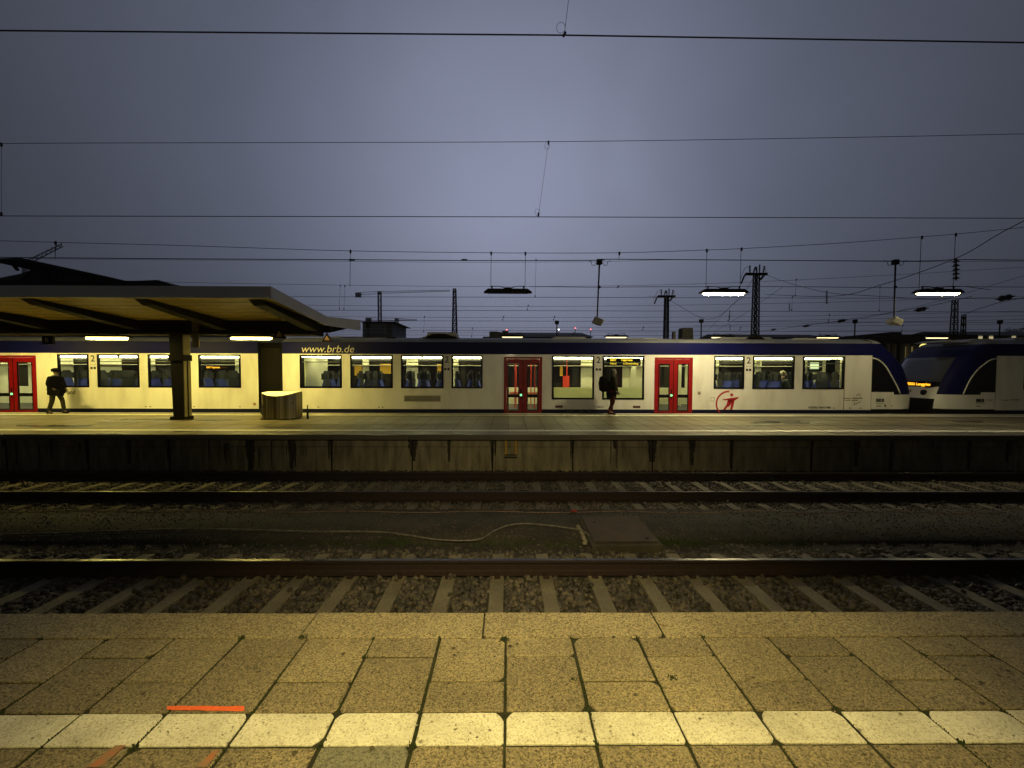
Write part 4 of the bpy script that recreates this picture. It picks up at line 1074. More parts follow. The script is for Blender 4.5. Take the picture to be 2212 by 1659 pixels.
# left train nose (tip to the right)
NP = [(-.4, 15.45), (.10, 15.48), (.62, 15.5), (1.2, 15.38), (1.75, 15.15), (2.2, 14.7), (2.45, 14.35), (ZR, 14.1)]
CV = [(1883, 771), (1890, 772.3), (1897.6, 775.7), (1906, 782), (1913, 790), (1920, 800), (1926, 810), (1932, 820), (1937, 828), (1943, 839), (1947.6, 849)]
cvx = [X(a) for a, c in CV]; cvz = [Z(c) for a, c in CV]
surf = nose(ttrain, XSEAM, NP, 1, lambda x: float(np.interp(x, cvx, cvz)) if x < cvx[-1] else 0, lambda x: .84 - .12 * (x - XSEAM) / 1.3)
b = MB(); b.path([surf(x, z, .004) for x, z in zip(cvx, cvz)], .022, 6); b.build('window_trim', 'train_white', ttrain, smooth=True)
# second train (tip to the left)
t2 = thing('passenger_train', 'unlit blue and white train at the right with an orange destination display on its nose', 'train', (20, TC, -.7))
XS2 = X(2151.5)
NQ = [(-.4, 16.2), (.10, 16.2), (.5, 16.25), (.95, 16.42), (1.25, 16.52), (2.1, 17.05), (2.45, 17.45), (ZR, 17.8)]
CV2 = [(2084, 850), (2087, 841), (2092, 828), (2098, 815), (2108, 800), (2116, 791), (2124.5, 784), (2133, 777), (2141.7, 773), (2152, 771.5)]
c2x = [X(a) for a, c in CV2]; c2z = [Z(c) for a, c in CV2]
surf2 = nose(t2, XS2, NQ, -1, lambda x: float(np.interp(x, c2x, c2z)) if x > c2x[0] else 0, lambda x: .80 - .12 * (XS2 - x) / 2.0)
def surf2(x, z, off=.01):
    xt = float(np.interp(z, [p[0] for p in NQ], [p[1] for p in NQ])); ee = 2 / 4.6
    fr = min(1, max(0, (XS2 - x) / (XS2 - xt))); s_ = fr ** (1 / ee); c = math.sqrt(max(0, 1 - s_ * s_)) ** ee
    return Vector((x, TC - 1.37 * c - off, z))
b = MB(); b.path([surf2(x, z, .004) for x, z in zip(c2x, c2z)], .022, 6); b.build('window_trim', 'train_white', t2, smooth=True)
XR1 = 32.0
h2 = [(X(2212), X(2212) + 1.5, ZW0, ZW1), (X(2212) + 1.9, X(2212) + 3.4, ZW0, ZW1), (X(2212) + 3.8, X(2212) + 5.3, ZW0, ZW1)]
car_body(t2, XS2, XR1, h2, [])
for h in h2: window(t2, *h, gl='glass_dark')
b = MB(); b.box(XS2 + .1, XR1 - .1, TY + .3, TY + .34, .1, ZT); b.build('dark_interior', 'black', t2)
b = MB(); b.box(XS2 - .006, XS2 + .006, TY - .003, TY + .02, ZB, ZT - .02); b.build('panel_seam', 'ink_grey', t2)
text('BRB', .17, (X(2110), surf2(X(2110), .4, .012).y, Z(866.3)), t2, 'ink', sx=1.05, off=.009)
b = MB(); b.box(X(2110), X(2130), TY + .0, TY + .02, Z(870.5), Z(869.5)); b.box(X(2112), X(2122), TY, TY + .02, Z(876.5), Z(874.5)); b.box(X(2133), X(2146), TY - .003, TY + .004, Z(862.5), Z(861)); b.build('small_marks', 'ink_grey', t2)
b = MB(); b.box(X(2166), X(2180), TY - .004, TY - .001, Z(863), Z(861.5)); b.box(X(2184), X(2205), TY - .004, TY - .001, Z(862.5), Z(860.5)); b.build('small_marks', 'ink_grey', t2)
# front display of the second train
xd = 16.40
b = MB(); b.box(xd, xd + .1, TC - .90, TC + .62, 1.0, 1.17); dsp = b.build('destination_display', 'black', t2)
text('RB56', .150, (xd - .006, TC + .13, 1.035), dsp, 'orange_led', rot=(90, 0, -90), off=.004, ext=.002, sx=1.0)
text('Lenggries', .150, (xd - .006, TC - .24, 1.035), dsp, 'orange_led', rot=(90, 0, -90), off=.004, ext=.002, sx=1.0)
b = MB(); b.tube((16.32, TC - .60, .76), (16.5, TC - .60, .76), .11, n=18); b.build('headlight', 'gloss_black', t2)
b = MB(); b.tube((16.32, TC + .72, .76), (16.5, TC + .72, .76), .11, n=18); b.build('headlight', 'gloss_black', t2)
text('BRB', .14, (16.315, TC + .10, .76), t2, 'ink_grey', rot=(90, 0, -90), off=.005)
# couplers
b = MB(); b.box(15.4, 15.86, TC - .18, TC + .18, -.1, .22); b.box(15.86, 15.9, TC - .26, TC + .26, -.16, .34); b.build('coupler', 'steel_dark', ttrain)
b = MB(); b.box(15.95, 16.4, TC - .18, TC + .18, -.1, .22); b.box(15.91, 15.95, TC - .26, TC + .26, -.16, .34); b.build('coupler', 'steel_dark', t2)
for d0, d1, h_ in ((2060, 2110, .10), (2120, 2200, .14), (2215, 2300, .2)): roofbox(d0, d1, h_, 'bld_grey', taper=.4, tr=t2)
# bogies / underframe seen from a side step
for tr, a, c in ((ttrain, XA0, XSEAM), (t2, XS2, XR1)):
    b = MB(); b.box(a, c, TY + .35, TF - .35, -.55, -.2); b.build('underframe', 'black', tr)
    for xw in np.arange(a + 2.5, c, 9.5):
        for dx in (0, 1.9):
            for yy in (TC - .75, TC + .75):
                b = MB(); b.tube((xw + dx, yy - .06, -.33), (xw + dx, yy + .06, -.33), .42, n=20); b.build('wheel', 'rail_side', tr)
# track under the train
b = thing('railway_track', 'railway track that the trains stand on beyond the far platform', 'railway track', (0, TC, -.93))
for s_ in (-1, 1):
    q = MB(); rail_mb(q, TC + s_ * .7525); q.build('rail', ['rail_side', 'rail_top'], b)

# ================================================================== PEOPLE
def skin_mesh(name, verts, edges, radii, root, m, parent, sub=2, extra=None):
    me = bpy.data.meshes.new(name); o0 = wloc(parent)
    me.from_pydata([Vector(v) for v in verts], edges, [])
    o = bpy.data.objects.new(name, me); C.objects.link(o)
    md = o.modifiers.new('skin', 'SKIN'); md.use_smooth_shade = True
    sl = me.skin_vertices[0].data
    for i, r in enumerate(radii): sl[i].radius = (r, r) if not isinstance(r, tuple) else r; sl[i].use_root = (i == root)
    sb = o.modifiers.new('sub', 'SUBSURF'); sb.levels = sub; sb.render_levels = sub
    bpy.context.view_layer.update()
    nm = bpy.data.meshes.new_from_object(o.evaluated_get(bpy.context.evaluated_depsgraph_get()))
    bpy.data.objects.remove(o)
    if extra is not None:
        bm = bmesh.new(); bm.from_mesh(nm)
        em = bpy.data.meshes.new('e'); em.from_pydata(extra.v, [], extra.f); bm.from_mesh(em); bm.to_mesh(nm); bm.free()
    nm.name = name; nm.materials.clear(); nm.materials.append(M[m])
    nm.polygons.foreach_set('use_smooth', [True] * len(nm.polygons))
    o = bpy.data.objects.new(name, nm); C.objects.link(o); o.parent = parent
    return o
def hand(mb, w_, d, up, s_=1.0):
    """palm and five bent fingers from the wrist w_, pointing along d"""
    w_ = Vector(w_); d = Vector(d).normalized(); sdv = d.cross(Vector(up)).normalized(); n_ = sdv.cross(d)
    pc = w_ + d * .075 * s_
    mb.path([w_, w_ + d * .03 * s_, w_ + d * .085 * s_], [.024 * s_, .034 * s_, .036 * s_], 8)
    for i, (o_, l_) in enumerate(((-.028, .062), (-.0095, .074), (.0095, .068), (.026, .052))):
        a = w_ + d * .075 * s_ + sdv * o_ * s_
        mb.path([a, a + d * l_ * .5 * s_, a + d * l_ * .85 * s_ - n_ * l_ * .3 * s_, a + d * l_ * .8 * s_ - n_ * l_ * .65 * s_], [.0095 * s_, .009 * s_, .008 * s_, .006 * s_], 6)
    a = w_ + d * .03 * s_ - sdv * .028 * s_
    mb.path([a, a + d * .03 * s_ - sdv * .022 * s_, a + d * .058 * s_ - sdv * .02 * s_ - n_ * .015 * s_], [.011 * s_, .0105 * s_, .008 * s_], 6)
def head(mb, c, f, s_=1.0):
    """head centred at c facing +x*f with nose, ears, chin"""
    c = Vector(c)
    rows = []
    for j in range(13):
        p = math.pi * j / 12; r = []
        for i in range(18):
            a = 2 * math.pi * i / 18; x = math.cos(a) * math.sin(p); y = math.sin(a) * math.sin(p); z = math.cos(p)
            rx = .098; ry = .076
            if z < -.2: k = 1 - .28 * (-z - .2); rx *= k + .06 * (x * f > .3); ry *= k * .96
            px_ = x * rx; 
            if x * f > .6 and abs(y) < .35:
                if -.25 < z < .12: px_ += f * .016 * (1 - abs(z + .1) * 3)     # nose
                if .1 < z < .35: px_ -= f * .005                              # eye sockets
                if -.55 < z < -.35: px_ += f * .005                           # lips
            r.append(c + Vector((px_, y * ry, z * .118)) * s_)
        rows.append(r)
    mb.grid(rows, True)
    for s2 in (-1, 1): mb.ball(c + Vector((-.005 * f, s2 * .078, -.005)) * s_, .016 * s_, .008 * s_, .028 * s_, 8, 6)
    mb.tube(c + Vector((-.02 * f, 0, -.08)) * s_, c + Vector((-.03 * f, 0, -.20)) * s_, .052 * s_, .058 * s_, 12)
def person(loc, label, h, f, lean, legs, arms, bodym, legm, shoe, skinm='skin', coat_len=.42, puff=1.0):
    t = thing('person', label, 'person', loc); k = h / 1.7; o = Vector(loc)
    def V(x, y, z): return o + Vector((x * f * k, y * k, z * k))
    ex = MB(); hc = V(.03 + lean, 0, 1.575); head(ex, hc, f, k)
    # body: one continuous skinned figure
    vs = [V(0, 0, .93), V(lean * .4, 0, 1.10), V(lean * .8, 0, 1.28), V(lean, 0, 1.42)]; ed = [(0, 1), (1, 2), (2, 3)]; ra = [.125 * k, .11 * k, .13 * k, .06 * k]
    for s_, (kx, kz, ax, az) in zip((-1, 1), legs):
        i = len(vs); vs += [V(.0, s_ * .09, .88), V(kx, s_ * .10, kz), V(ax, s_ * .10, az), V(ax + .12, s_ * .11, az - .055)]
        ed += [(0, i), (i, i + 1), (i + 1, i + 2), (i + 2, i + 3)]; ra += [.088 * k, .056 * k, .040 * k, .034 * k]
    for s_, (ex_, ez, wx, wz) in zip((-1, 1), arms):
        i = len(vs); vs += [V(lean * .9, s_ * .17, 1.37), V(lean + ex_, s_ * .22, ez), V(lean + wx, s_ * .19, wz)]
        ed += [(2, i), (i, i + 1), (i + 1, i + 2)]; ra += [.055 * k, .042 * k, .03 * k]
        hand(ex, vs[-1], (vs[-1] - vs[-2]), (0, 1, 0), k)
    skin_mesh('body', [v - o for v in vs], ed, ra, 0, skinm, t, extra=_sh(ex, o))
    # trousers
    vt = [V(0, 0, .92)]; et = []; rt = [.135 * k]
    for s_, (kx, kz, ax, az) in zip((-1, 1), legs):
        i = len(vt); vt += [V(.0, s_ * .09, .84), V(kx, s_ * .10, kz), V(ax, s_ * .10, az + .03)]
        et += [(0, i), (i, i + 1), (i + 1, i + 2)]; rt += [.10 * k, .073 * k, .062 * k]
    skin_mesh('trousers', [v - o for v in vt], et, rt, 0, legm, t)
    # coat
    vc = [V(-.01, 0, .95 - coat_len * .35), V(0, 0, 1.02), V(lean * .8, 0, 1.27), V(lean, 0, 1.42)]; ec = [(0, 1), (1, 2), (2, 3)]; rc = [.19 * k * puff, .165 * k * puff, .17 * k * puff, .075 * k]
    for s_, (ex_, ez, wx, wz) in zip((-1, 1), arms):
        i = len(vc); vc += [V(lean * .9, s_ * .18, 1.34), V(lean + ex_, s_ * .225, ez), V(lean + wx * .95, s_ * .192, wz + .02)]
        ec += [(2, i), (i, i + 1), (i + 1, i + 2)]; rc += [.085 * k * puff, .066 * k * puff, .05 * k * puff]
    skin_mesh('coat', [v - o for v in vc], ec, rc, 1, bodym, t)
    for s_, (kx, kz, ax, az) in zip((-1, 1), legs):
        b = MB(); a = V(ax, s_ * .105, az)
        z0 = a.z - .085 * k
        b.path([V(ax - .055, s_ * .105, az - .045), V(ax + .0, s_ * .105, az - .05), V(ax + .10, s_ * .108, az - .062), V(ax + .17, s_ * .11, az - .068)], [.040 * k, .046 * k, .038 * k, .018 * k], 10)
        b.path([V(ax, s_ * .103, az - .05), V(ax - .01, s_ * .1, az + .07)], [.046 * k, .05 * k], 10)
        b.build('shoe', shoe, t, smooth=True)
    return t, V, k, hc
def _sh(mb, o):
    n = MB(); n.v = [v - o for v in mb.v]; n.f = mb.f; n.m = mb.m; return n
# left walker
pL = G(121, 893.5)
t, V, k, hc = person((pL.x, pL.y, 0), 'person in dark coat and cap walking left of the column on the far platform', 1.60, 1, .03,
    [(-.02, .50, -.16, .085), (.15, .50, .20, .10)], [(-.04, 1.10, .10, .96), (.04, 1.10, .17, .94)], 'coat_black', 'trousers', 'black', puff=1.32, coat_len=.8)
b = MB(); rows = []
for z, r, dx in ((-.01, .122, .01), (.035, .135, 0), (.075, .125, -.01), (.105, .09, -.015), (.125, .03, -.02)):
    rows.append([hc + Vector((dx + r * math.cos(a) * 1.05, r * .92 * math.sin(a), z + .02)) for a in [i * 6.283 / 16 for i in range(16)]])
b.grid(rows, True); b.prism([(hc.x + .08, hc.z + .015), (hc.x + .19, hc.z - .005), (hc.x + .19, hc.z + .005), (hc.x + .08, hc.z + .04)], 'y', hc.y - .07, hc.y + .07); b.build('cap', 'coat_black', t, smooth=True)
b = MB(); b.path([V(.0, 0, 1.46), V(.02, 0, 1.41)], [.085, .10], 12); b.build('scarf', 'scarf', t, smooth=True)
wb = V(.34, -.2, .86)
b = MB(); b.box(wb.x - .19, wb.x + .13, wb.y - .07, wb.y + .07, wb.z - .16, wb.z + .04); bag = tag(b.build('shoulder_bag', 'coat_black', bevel=.02), 'black bag held in front of the person in the cap', 'bag')
# right walker
pR = G(1320, 896.5)
t, V, k, hc = person((pR.x, pR.y, 0), 'person with long dark hair and a big backpack walking past the train doors', 1.66, 1, .05,
    [(.06, .50, -.10, .14), (.05, .49, .03, .085)], [(.02, 1.08, .13, .88), (.05, 1.08, .16, .86)], 'coat_olive', 'maroon', 'maroon', puff=1.0, coat_len=.8)
b = MB(); b.path([hc + Vector((.0, 0, .11)), hc + Vector((-.03, 0, .06)), hc + Vector((-.045, 0, -.03)), hc + Vector((-.06, 0, -.15)), hc + Vector((-.07, 0, -.26))], [.05, .098, .103, .095, .05], 14); b.build('hair', 'hair_dark', t, smooth=True)
b = MB(); c_ = V(-.27, 0, 1.16)
b.path([c_ + Vector((0, 0, -.30)), c_ + Vector((0, 0, -.24)), c_ + Vector((-.01, 0, 0)), c_ + Vector((.0, 0, .2)), c_ + Vector((.02, 0, .27))], [.08, .17, .19, .16, .06], 12)
tag(b.build('backpack', 'coat_black', smooth=True), 'large black backpack on the back of the long-haired walker', 'backpack')
b = MB(); b.path([V(.0, 0, .99), V(.0, 0, .80), V(.0, 0, .62)], [.16, .185, .16], 14); b.build('skirt', 'coat_black', t, smooth=True)
# seated passengers behind the glass
def sitter(d, Y, f, label, hairless):
    x = XF(d, Y); t = thing('person', label, 'person', (x, Y, .66)); o = Vector((x, Y, .66))
    ex_ = MB(); hc = Vector((x, Y, 1.47)); head(ex_, hc, f)
    vs = [o + Vector(q) for q in ((0, 0, .06), (-.02 * f, 0, .30), (0, 0, .52), (0, 0, .62), (.42 * f, -.09, .06), (.42 * f, .09, .06), (.44 * f, -.09, -.34), (.44 * f, .09, -.34), (-.0, -.19, .55), (-.0, .19, .55), (.08 * f, -.24, .28), (.08 * f, .24, .28), (.30 * f, -.16, .2), (.30 * f, .16, .2))]
    ed = [(0, 1), (1, 2), (2, 3), (0, 4), (0, 5), (4, 6), (5, 7), (2, 8), (2, 9), (8, 10), (9, 11), (10, 12), (11, 13)]
    for q in (12, 13): hand(ex_, vs[q], (f, 0, -.1), (0, 0, 1))
    skin_mesh('body', [v - o for v in vs], ed, [.13, .13, .14, .07, .08, .08, .05, .05, .06, .06, .045, .045, .03, .03], 0, 'skin_pale', t, extra=_sh(ex_, o))
    vc = [v for i, v in enumerate(vs) if i in (0, 1, 2, 3, 8, 9, 10, 11)]
    skin_mesh('jacket', [v - o for v in vc], [(0, 1), (1, 2), (2, 3), (2, 4), (2, 5), (4, 6), (5, 7)], [.17, .165, .17, .07, .08, .08, .065, .065], 0, 'seat_shell', t)
    b = MB(); b.path([hc + Vector((-.03 * f, 0, -.06)), hc + Vector((-.035 * f, 0, .02)), hc + Vector((-.02 * f, 0, .08)), hc + Vector((0, 0, .125))], [.055, .093, .10, .04], 12); b.build('hair', hairless, t, smooth=True)
sitter(1693, TY + .62, 1, 'seated passenger with pale cropped hair behind the train window', mat('hair_pale', (.75, .62, .45), rough=.7))

# ================================================================== OVERHEAD LINES
def wire_pts(q, Y, k=10): return smooth_path([P(a, c, Y) for a, c in q], k)
def line(name, label, cat, parts, group=None):
    """parts: list of (part name, [points], radius)"""
    o = parts[0][1][0]; t = thing(name, label, cat, (parts[0][1][len(parts[0][1]) // 2]), group)
    for nm, pts, r in parts:
        b = MB(); b.path(pts, r, 6); b.build(nm, 'wire', t, smooth=True)
    return t
Y = YR1
top = P(1219, 76, Y)
ring = [top + Vector((-.035 + .045 * math.cos(a), 0, .075 + .055 * math.sin(a))) for a in [i * .45 for i in range(15)]]
line('overhead_line', 'thick contact wire across the top of the sky above the nearer track', 'overhead wire',
     [('contact_wire', [P(-700, 63, Y), P(0, 66, Y), P(1220, 76, Y), P(2212, 92, Y), P(2900, 103, Y)], .0075),
      ('dropper', [top, P(1228, 0, Y + .02), P(1234, -90, Y + .05)], .0025), ('clamp', [top + Vector((-.01, 0, -.012)), top + Vector((.012, 0, .03))], .014), ('loop', ring, .0022)])
Y = YR2
dp = [(P(1185, 306, Y + .25), P(1163, 467, Y)), (P(3, 310, Y), P(3, 466, Y))]
line('overhead_line', 'contact wire and messenger wire above the second track, droppers between them', 'overhead wire',
     [('contact_wire', [P(-600, 465, Y), P(0, 466.5, Y), P(1163, 468.5, Y), P(2212, 471.5, Y), P(2900, 473, Y)], .0075),
      ('messenger_wire', wire_pts([(-600, 318), (0, 310), (600, 308), (1185, 306), (1700, 299), (2212, 289), (2800, 272)], Y), .0055)]
     + [('dropper', [a, c], .003) for a, c in dp]
     + [('clamp', [a + Vector((0, 0, -.06)), a + Vector((0, 0, .015))], .018) for a, c in dp] + [('clamp', [c + Vector((0, 0, 0)), c + Vector((0, 0, .07))], .018) for a, c in dp]
     + [('loop', [c + Vector((-.02 + .05 * math.cos(q), 0, .08 + .07 * math.sin(q))) for q in [i * .45 for i in range(15)]], .003) for a, c in dp[:1]]
     + [('loop', [a + Vector((-.03 + .05 * math.cos(q), 0, -.09 + .07 * math.sin(q))) for q in [i * .45 for i in range(15)]], .003) for a, c in dp[:1]])
# suspension wires for the lamps over the far platform
Y = 13.1
sag = [(-600, 500), (0, 520), (380, 530), (757, 542), (1061, 546), (1135, 546.5), (1338, 546), (1527, 540), (1602, 537), (1800, 526), (1992, 511.5), (2065, 505.5), (2212, 491), (2800, 430)]
def sagy(d): return float(np.interp(d, [a for a, c in sag], [c for a, c in sag]))
line('lamp_suspension_wire', 'sagging wire that carries the platform lamps, uppermost over the far platform', 'wire', [('wire', wire_pts(sag, Y, 5), .008)]
     + [('hanger', [P(d, sagy(d), Y), P(d - 1, y_, Y)], .0075) for d, y_ in ((120, 559), (757, 619), (1338, 561))]
     + [('clamp', [P(d, sagy(d) - 2, Y), P(d, sagy(d) + 5, Y)], .03) for d in (120, 757, 1061, 1135, 1338, 1527, 1602, 1992, 2065)])
line('power_cable', 'straight thick cable stretched over the far platform below the sagging wire', 'cable',
     [('cable', wire_pts([(-600, 551), (0, 556), (380, 559), (757, 561), (1060, 563), (1294, 562), (1338, 560), (1934, 564), (2070, 561), (2212, 562), (2800, 566)], 13.45, 6), .013),
      ('cable', wire_pts([(-600, 553), (0, 558.5), (600, 563), (1000, 566.5), (1294, 565), (1500, 561), (1934, 565), (2212, 565), (2800, 568)], 13.5, 6), .005)]
     + [('sleeve', [P(d - 6, 561.5, 13.45), P(d + 6, 561.5, 13.45)], .03) for d in (760, 1003)])
line('power_cable', 'thin cable running between the hanging platform lamps at lamp height', 'cable',
     [('cable', wire_pts([(1143, 619), (1200, 619.5), (1294, 620.5), (1400, 619.5), (1527, 619.5), (1602, 619), (1750, 619.5), (1934, 621.5), (2060, 619), (2212, 620), (2800, 620)], 13.3, 6), .0085)])
# hanging platform lamps
def hanging_lamp(p, m, label, lit=True, wid=1.5, hang=None, group='lamps hung over the far platform'):
    t = thing('hanging_lamp', label, 'lamp', p, group); x, y, z = p; h = wid / 2
    b = MB()
    b.prism([(x - h, z - .035), (x + h, z - .035), (x + h - .015, z), (x + h - .14, z + .085), (x - h + .14, z + .085), (x - h + .015, z)], 'y', y - .12, y + .12)
    b.prism([(x - .14, z + .085), (x + .14, z + .085), (x + .10, z + .135), (x - .10, z + .135)], 'y', y - .06, y + .06)
    b.build('housing', 'steel_dark' if lit else 'black', t, bevel=.012)
    b = MB(); b.prism([(x - h + .11, z - .036), (x + h - .11, z - .036), (x + h - .17, z - .085), (x - h + .17, z - .085)] if lit else [(x - h + .11, z - .036), (x + h - .11, z - .036), (x + h - .13, z - .05), (x - h + .13, z - .05)], 'y', y - .075, y + .075)
    o = b.build('lens', [m if lit else 'gloss_black', 'tube_glow_hang'], t)
    if lit and m != 'tube_far':
        for pl in o.data.polygons:
            if pl.normal.y < -.3 or abs(pl.normal.x) > .5 or pl.normal.z > .5: pl.material_index = 1
    b = MB()
    for s_ in (-1, 1):
        b.tube((x + s_ * h * .66, y, z + .085), (x + s_ * h * .66, y, z + .15), .02); b.ball((x + s_ * h * .66, y, z + .16), .03, n=8, m=5)
    b.path([(x - h * .72, y, z + .175), (x - .25, y, z + .17), (x - .12, y, z + .13)], .012); b.path([(x + h * .72, y, z + .175), (x + .25, y, z + .17), (x + .12, y, z + .13)], .012)
    b.build('bracket', 'steel_dark', t)
    if hang:
        for d, y0 in hang:
            b = MB(); q = P(d, y0, y); b.tube((q.x, y, q.z), (q.x - .01, y, z + .12), .0075); b.build('hanger', 'wire', t)
    return t
for dx, lab, lit in ((1097, 'switched-off dark lamp hanging over the far platform', False), (1563, 'lit lamp hanging above the second pair of train doors', True), (2026, 'lit lamp hanging above the nose of the right train', True)):
    p = P(dx, 631 if dx > 1500 else 630.5, 13.1)
    hanging_lamp((p.x, 13.1, p.z), 'tube_hang' if dx < 2000 else 'tube_hang_dim', lab, lit, hang=[(dx - 36, sagy(dx - 36)), (dx + 38, sagy(dx + 38))])
# loudspeakers on long rods
for (d, d2, lab) in ((1295, 1290, 'loudspeaker on a long rod above the backpack walker'), (1934.5, 1931, 'loudspeaker on a long rod above the nose of the lit train')):
    a = P(d, 565, 13.45); c = P(d2, 688, 13.45); t = thing('loudspeaker', lab, 'loudspeaker', c, 'loudspeakers hung over the far platform')
    b = MB(); b.tube(a, c, .027, .022, 8); b.build('rod', 'steel_dark', t)
    b = MB(); b.box(a.x - .09, a.x + .08, a.y - .07, a.y + .07, a.z - .10, a.z + .06); b.build('clamp', 'steel_dark', t, bevel=.02); b = MB(); b.ball((P(d, 620, 13.45)), .045, n=8, m=6); b.build('clamp', 'steel_dark', t)
    for s_ in (-1, 1):
        q = MB(); q.path([a + Vector((s_ * .08, 0, -.02)), a + Vector((s_ * .17, 0, -.13)), a + Vector((s_ * .24, 0, -.11)), a + Vector((s_ * .27, 0, .0)), a + Vector((s_ * .36, 0, .045))], .009, 6); q.build('cable_loop', 'wire', t, smooth=True)
    mb = MB(); w1 = Vector((.13, 0, -.055)); u1 = Vector((.045, 0, .085)); f1 = Vector((0, 1, 0))
    ctr = c + Vector((.0, 0, -.10)); vs = []
    for yy, s_ in ((-.16, 1.15), (.18, .8)):
        for (i, j) in ((-1, -1), (1, -1), (1, 1), (-1, 1)): vs.append(ctr + w1 * i * s_ + u1 * j * s_ + f1 * yy)
    mb.add(vs, [(0, 1, 2, 3), (4, 5, 6, 7), (0, 1, 5, 4), (1, 2, 6, 5), (2, 3, 7, 6), (3, 0, 4, 7)]); mb.build('speaker_box', 'loud', t, bevel=.02)
# catenaries of the tracks beyond
def cat_line(Y, yc, ys_, lab, drops, r=.01):
    parts = [('contact_wire', [P(-500, yc - 3, Y), P(0, yc - 2.5, Y), P(1106, yc, Y), P(2212, yc + 3, Y), P(2800, yc + 4, Y)], r)]
    if ys_: parts.append(('messenger_wire', wire_pts(ys_, Y, 5), r * .7))
    for d, a, c in drops: parts.append(('dropper', [P(d, a, Y), P(d - 2, c, Y)], r * .55)); parts.append(('clamp', [P(d, a - 1.5, Y), P(d, a + 2, Y)], r * 2.6)); parts.append(('clamp', [P(d - 2, c - 3, Y), P(d - 2, c, Y)], r * 2.6))
    return line('overhead_line', lab, 'overhead wire', parts)
cat_line(TC + .3, 642, [(-500, 585), (0, 600), (500, 612), (1106, 619), (1600, 610), (2212, 577), (2700, 540)], 'overhead wires above the roof of the lit train', [(745, 618, 669), (1158, 561, 641), (1336, 618, 622), (1720, 604, 640)], .009)
cat_line(21.8, 671, [(-500, 640), (300, 655), (1106, 662), (1700, 655), (2212, 640), (2700, 625)], 'overhead wires of the first track behind the trains', [(735, 617, 668), (1141, 660, 670), (1712, 640, 671), (1901, 620, 672)], .011)
cat_line(26.6, 693.5, [(-500, 675), (600, 683), (1106, 686), (1700, 683), (2212, 672), (2700, 660)], 'overhead wires of the second track behind the trains, over the rear lamps', [(917, 684, 718), (1088, 684, 692), (1198, 684, 692), (1575, 683, 694), (1792, 680, 694)], .012)
cat_line(33.5, 714, [(-500, 702), (1106, 708), (2212, 700), (2700, 695)], 'overhead wires low over the buildings behind the trains', [(1021, 709, 728), (1390, 707, 714), (1600, 707, 714), (1950, 703, 715)], .014)
cat_line(38, 724, [(-500, 712), (1106, 718), (2212, 711), (2700, 706)], 'lowest and farthest overhead wires just above the train roofs', [(1240, 718, 724), (1480, 717, 725)], .014)
line('feeder_wire', 'slanting wire descending from the upper right corner towards the tall mast', 'wire',
     [('wire', smooth_path([P(2700, 250, 12), P(2212, 477, 14), P(2065, 558, 16.5), P(1901, 616, 20), P(1795, 640, 24), P(1655, 636, 38)], 6), .016)])
line('feeder_wire', 'thin wire falling away left from the slanting feeder insulator', 'wire', [('wire', smooth_path([P(1995, 624, 19), P(2065, 618, 19), P(2140, 626, 19)], 6), .012)])
line('feeder_wire', 'slanting wire on the far right carrying a dark spacer', 'wire', [('wire', smooth_path([P(2500, 600, 20), P(2212, 643, 24), P(2130, 662, 30), P(2078, 681, 45)], 6), .02)])
line('feeder_wire', 'wire running from the rear roofs up to the right past dark spacers', 'wire', [('wire', smooth_path([P(1560, 724, 60), P(1671, 712, 52), P(1742, 703, 44), P(1818, 692, 38), P(1990, 664, 30), P(2100, 640, 26)], 6), .016)])
line('feeder_wire', 'pair of thin wires slanting down to the left of the tall mast', 'wire', [('wire', [P(1545, 715, 50), P(1605, 680, 45), P(1690, 620, 38)], .014), ('wire', [P(1530, 712, 50), P(1580, 660, 45), P(1640, 618, 40)], .014)])
def insulator(d, y0, y1, Y, lab, ndisc=5, r=.09):
    a, c = P(d, y0, Y), P(d, y1, Y); b = MB(); b.tube(a, c, r * .25)
    for i in range(ndisc):
        q = a.lerp(c, (i + .7) / (ndisc + .4)); b.tube(q + Vector((0, 0, -.02 - r * .15)), q + Vector((0, 0, r * .2)), r, r * .35, 10)
    return tag(b.build('insulator', 'insulator'), lab, 'insulator')
line('feeder_wire', 'thin wire rising from the roof box up to the right behind the tall mast', 'wire', [('wire', smooth_path([P(1400, 640, 50), P(1440, 645, 50), P(1530, 690, 46), P(1600, 640, 42), P(1634, 588, 42)], 5), .018)])
line('feeder_wire', 'wire swinging from the tall mast arm down to the straight cable on its right', 'wire', [('wire', smooth_path([P(1652, 592, 42), P(1700, 610, 38), P(1790, 632, 32), P(1900, 640, 30), P(2063, 650, 45)], 5), .018)])
line('feeder_wire', 'thin wire sloping across the right below the second hanging lamp', 'wire', [('wire', smooth_path([P(1700, 706, 50), P(1850, 690, 45), P(2010, 655, 40), P(2212, 596, 34), P(2500, 520, 28)], 5), .014)])
line('cross_span_wire', 'pair of fine wires low behind the trains on the right', 'wire', [('wire', [P(1500, 704, 56), P(2212, 690, 56), P(2600, 684, 56)], .02), ('wire', [P(1300, 700, 48), P(2212, 682, 48), P(2600, 676, 48)], .016)])
insulator(2065, 557, 606, 16.5, 'stack of dark insulator discs on the slanting feeder wire at the right', 5, .13)
insulator(1786, 627, 657, 26, 'insulator string left of the right loudspeaker', 5, .09)
insulator(1705, 655, 672, 30, 'short insulator right of the tall mast', 4, .07)
insulator(1576, 668, 692, 30, 'upper insulator right of the box on the roof', 4, .07)
insulator(1577, 700, 714, 30, 'lower short insulator above the rear lamp behind the roof box', 3, .06)
